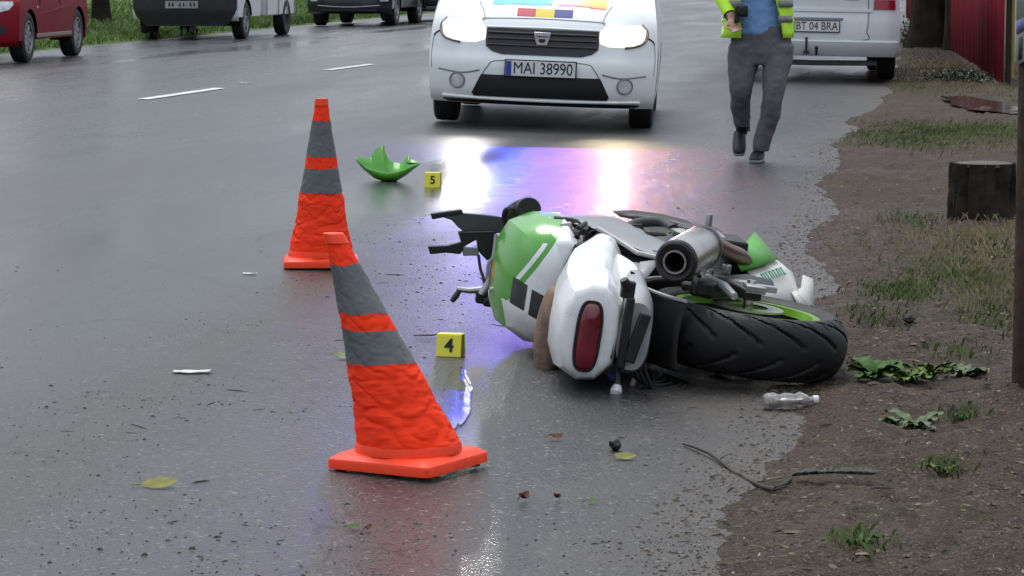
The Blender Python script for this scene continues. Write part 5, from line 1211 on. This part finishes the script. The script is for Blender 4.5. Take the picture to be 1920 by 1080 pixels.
# ------------------------------------------------------------------ fence, pole, stump, trees, puddle
REDF = mat('red_sheet_metal', (.25, .006, .022), .6, var=.1, scale=1.5, spec=.15, dirt=.2, dirtcol=(.20, .012, .022))
fa, fb_ = at(1880, 161), at(1789, 101)
fz = empty('metal_fence', fa, 0, 'tall dark red corrugated metal fence beyond the dirt verge', 'fence')
dv_ = (fb_ - fa); dv_.z = 0; Lf = dv_.length * 3.2; dn = dv_.normalized(); sd_ = Vector((dn.y, -dn.x, 0))
npan = int(Lf / 1.1) + 1; FS = 1 if sd_.x > 0 else -1
for p in range(npan):
    rows = [[], []]
    for i in range(45):
        q = p * 1.1 + 1.10 * i / 44; ph = (q / .2) % 1
        off = .010 * (sstep(.1, .22, ph) - sstep(.6, .72, ph))
        b0 = dn * q + sd_ * (off + .004 * (p % 2)); zb = surf_z(fa.x + b0.x, fa.y + b0.y) - fa.z if q < 14 else .03
        rows[0].append(b0 + Vector((0, 0, zb + .03))); rows[1].append(b0 + Vector((0, 0, 1.85)))
    MB().sheet(rows).build('sheet_panel', REDF, fz, solid=.0015, angle=25)
for q in range(0, npan, 2):
    b0 = dn * (q * 1.1 + .3) + sd_ * FS * .07; MB().box(b0 + Vector((0, 0, .9)), (.05, .05, 1.9)).build('post', DARKM, fz)
yp = at(1891, 150); o = MB().tube([(0, 0, -.1), (0, 0, .9), (0, 0, 2.1)], .028, 14).build('yellow_post', mat('yellow_paint', (.32, .24, .035), .5, var=.2, scale=6, dirt=.4), None); o.location = yp + Vector((.03, 0, 0)); tag(o, 'thin yellow painted post at the end of the red fence', 'post')
WOOD = mat('pole_wood', (.050, .034, .025), .85, spec=.15, var=.35, scale=5, bump=.8, bscale=18, dirt=.4, dirtcol=(.03, .024, .02))
def bark_col(name, loc, r, h, m, label, cat, parts=None, amp=.06, lean=(0, 0), taper=.02, seg=64, nz=40, flare=.12, top=True):
    r_ = empty(name, loc, 0, label, cat); rings = []
    for j in range(nz + 1):
        t = j / nz; z = -.08 + (h + .08) * t; rings.append([])
        for k in range(seg):
            a = 2 * math.pi * k / seg
            rr = r * (1 - taper * z) * (1 + flare * math.exp(-max(0, z) / (.35 * r * 3)))
            rr *= 1 + amp * abs(noise.noise(Vector((math.cos(a) * 4.5, math.sin(a) * 4.5, z * 2.0 / max(r, .05) * .12)))) + amp * .6 * noise.noise(Vector((math.cos(a) * 9, math.sin(a) * 9, z * 6)))
            rings[-1].append((rr * math.cos(a) + lean[0] * z, rr * math.sin(a) + lean[1] * z, z))
    return r_, MB().loft(rings).build('trunk', m, r_, angle=50)
c = at(1897, 722)
pole, _ = bark_col('utility_pole', c + Vector((.135, .0, 0)), .130, 7.5, WOOD, 'dark wooden utility pole with torn notices at the verge', 'pole', amp=.035, taper=.006, flare=.02, nz=60)
PAPER = mat('notice_paper', (.50, .50, .50), .7, var=.25, scale=9, dirt=.6, dirtcol=(.14, .16, .18)); PBLUE = mat('notice_blue', (.08, .10, .22), .6, var=.4, scale=20); PGRN = mat('notice_green', (.33, .38, .30), .7, var=.3, scale=14)
def notice(z0, z1, a0, a1, m, name, off=.006):
    rows = [[(.133 * (1 - .006 * z) * 1.035 * math.cos(a) + off * math.cos(a), .133 * 1.035 * math.sin(a) + off * math.sin(a), z + .006 * math.sin(a * 9)) for a in [R(a0 + (a1 - a0) * i / 12) for i in range(13)]] for z in (z0, (z0 + z1) / 2, z1)]
    return MB().sheet(rows).build(name, m, pole, solid=.0012)
notice(.96, 1.30, 175, 262, PAPER, 'notice'); notice(1.09, 1.30, 185, 250, PGRN, 'notice', .009); notice(1.05, 1.09, 188, 255, PBLUE, 'notice', .0095); notice(.97, 1.035, 196, 203, INK, 'print_mark', .0095)
c = at(1845, 418)
stp, _ = bark_col('tree_stump', c + Vector((.01, .10, 0)), .150, .285, mat('stump_bark', (.028, .021, .018), .9, spec=.1, var=.5, scale=9, bump=1.0, bscale=25), 'short dark tree stump sawn flat behind the utility pole', 'stump', amp=.26, taper=.1, flare=.10, nz=20)
MB().lathe([(.001, 0), (.001, .10), (-.004, .148), (-.02, .150)], (0, 0, .288), 'z', 40).build('cut_face', mat('cut_wood', (.075, .062, .05), .8, var=.35, scale=14), stp)
BARK = mat('tree_bark', (.026, .020, .016), .9, spec=.1, var=.5, scale=4, bump=1.0, bscale=9)
LEAVES = mat('tree_leaves', (.045, .085, .020), .6, var=.5, scale=.9)
def tree(loc, r, h, cr, label, seed):
    r2 = random.Random(seed); root, tk = bark_col('roadside_tree', loc, r, h * .55, BARK, label, 'tree', amp=.10, taper=.05, flare=.25, nz=26, lean=(r2.uniform(-.04, .04), 0))
    ends = []
    for k in range(7):
        a = 2 * math.pi * k / 7 + r2.random(); z0 = h * r2.uniform(.36, .52); e = Vector((math.cos(a) * cr * .7, math.sin(a) * cr * .7, h * r2.uniform(.62, .95)))
        MB().tube(smooth_path([(0, 0, z0), (e.x * .4, e.y * .4, z0 + (e.z - z0) * .55), e], 4), [r * .42 * (1 - .1 * i) for i in range(9)], 8).build('limb', BARK, root); ends.append(e)
    mb = MB()
    for k in range(5200):
        c_ = r2.choice(ends) if r2.random() < .8 else Vector((0, 0, h * .8)); d = Vector((r2.gauss(0, 1), r2.gauss(0, 1), r2.gauss(0, .75))) * cr * .30; p = c_ + d
        s_ = r2.uniform(.08, .17); u_ = Vector((r2.gauss(0, 1), r2.gauss(0, 1), r2.gauss(0, .6))).normalized(); v_ = u_.cross(Vector((r2.gauss(0, 1), r2.gauss(0, 1), 1))).normalized()
        mb.add([p, p + u_ * s_ * .5 + v_ * s_ * .35, p + u_ * s_, p + u_ * s_ * .5 - v_ * s_ * .35], [(0, 1, 2, 3)])
    mb.build('crown', LEAVES, root, smooth=False)
tree(at(183, 44) + Vector((0, .5, 0)), .16, 8.5, 3.6, 'old tree trunk in the grass between red hatchback and box truck', 3)
tree(at(1738, 88) + Vector((.1, 0, 0)), .34, 10, 4.2, 'thick dark tree trunk between the white van and red fence', 5)
tree(at(1778, 95) + Vector((.25, .6, 0)), .20, 9, 3.6, 'narrower dark trunk right against the red fence', 8)
def bush(loc, rx, h, n, m, label, seed):
    r2 = random.Random(seed); root = empty('shrub', loc, 0, label, 'shrub'); mb = MB()
    for k in range(n):
        p = Vector((r2.gauss(0, rx * .5), r2.gauss(0, rx * .5), abs(r2.gauss(0, h * .5)))); s_ = r2.uniform(.025, .06); u_ = Vector((r2.gauss(0, 1), r2.gauss(0, 1), r2.gauss(0, .8))).normalized(); v_ = u_.cross(Vector((0, .3, 1))).normalized()
        mb.add([p, p + u_ * s_ * .5 + v_ * s_ * .3, p + u_ * s_, p + u_ * s_ * .5 - v_ * s_ * .3], [(0, 1, 2, 3)])
    mb.build('foliage', m, root, smooth=False)
    for k in range(5):
        a = r2.random() * 6.28; MB().tube([(0, 0, -.02), (math.cos(a) * rx * .3, math.sin(a) * rx * .3, h * .5), (math.cos(a) * rx * .5, math.sin(a) * rx * .5, h)], [.010, .007, .003], 6).build('stem', BRANCH, root)
bush(at(1712, 85), .30, .35, 1500, mat('shrub_leaves', (.035, .07, .02), .6, var=.5, scale=2), 'low green shrub at the foot of the thick trunk beside the van', 4)
bush(at(1800, 150) + Vector((0, 0, 0)), .35, .12, 900, mat('shrub_grey', (.075, .10, .07), .6, var=.5, scale=2), 'low grey green creeping shrub along the foot of the red fence', 6)
# standing water
def water_mat():
    n = N('puddle_water'); n.b.inputs['Base Color'].default_value = (.022, .020, .018, 1); n.b.inputs['IOR'].default_value = 1.33
    n.L(n.ramp(n.noise(30, 4), (.03,) * 3, (.12,) * 3, .3, .7), n.b.inputs['Roughness'])
    n.L(n.bump(n.noise(55, 4, .6), .35, .006), n.b.inputs['Normal']); return n.m
WATER = water_mat()
def puddle(px0, px1, py0, py1, dz, seed):
    c = at((px0 + px1) / 2, (py0 + py1) / 2); a, b = at(px0, (py0 + py1) / 2), at(px1, (py0 + py1) / 2); n_, f_ = at((px0 + px1) / 2, py1), at((px0 + px1) / 2, py0)
    rx, ry_ = (b - a).length / 2, (f_ - n_).length / 2; rings = [[], []]
    for k in range(96):
        q = 2 * math.pi * k / 96; j = 1 + .30 * fbm(math.cos(q) * 1.3, math.sin(q) * 1.3, seed, 4) + .10 * fbm(math.cos(q) * 6, math.sin(q) * 6, seed + 4, 3)
        X, Y = c.x + rx * math.cos(q) * j, c.y + ry_ * math.sin(q) * j
        rings[0].append((X, Y, (c.z if dz < 0 else surf_z(X, Y)) + abs(dz)))
    o = MB().add(rings[0], [tuple(range(96))]).build('puddle', WATER, None); o['kind'] = 'structure'; return o
puddle(1792, 1888, 183, 212, -.012, 1)
puddle(826, 884, 690, 800, .004, 5)
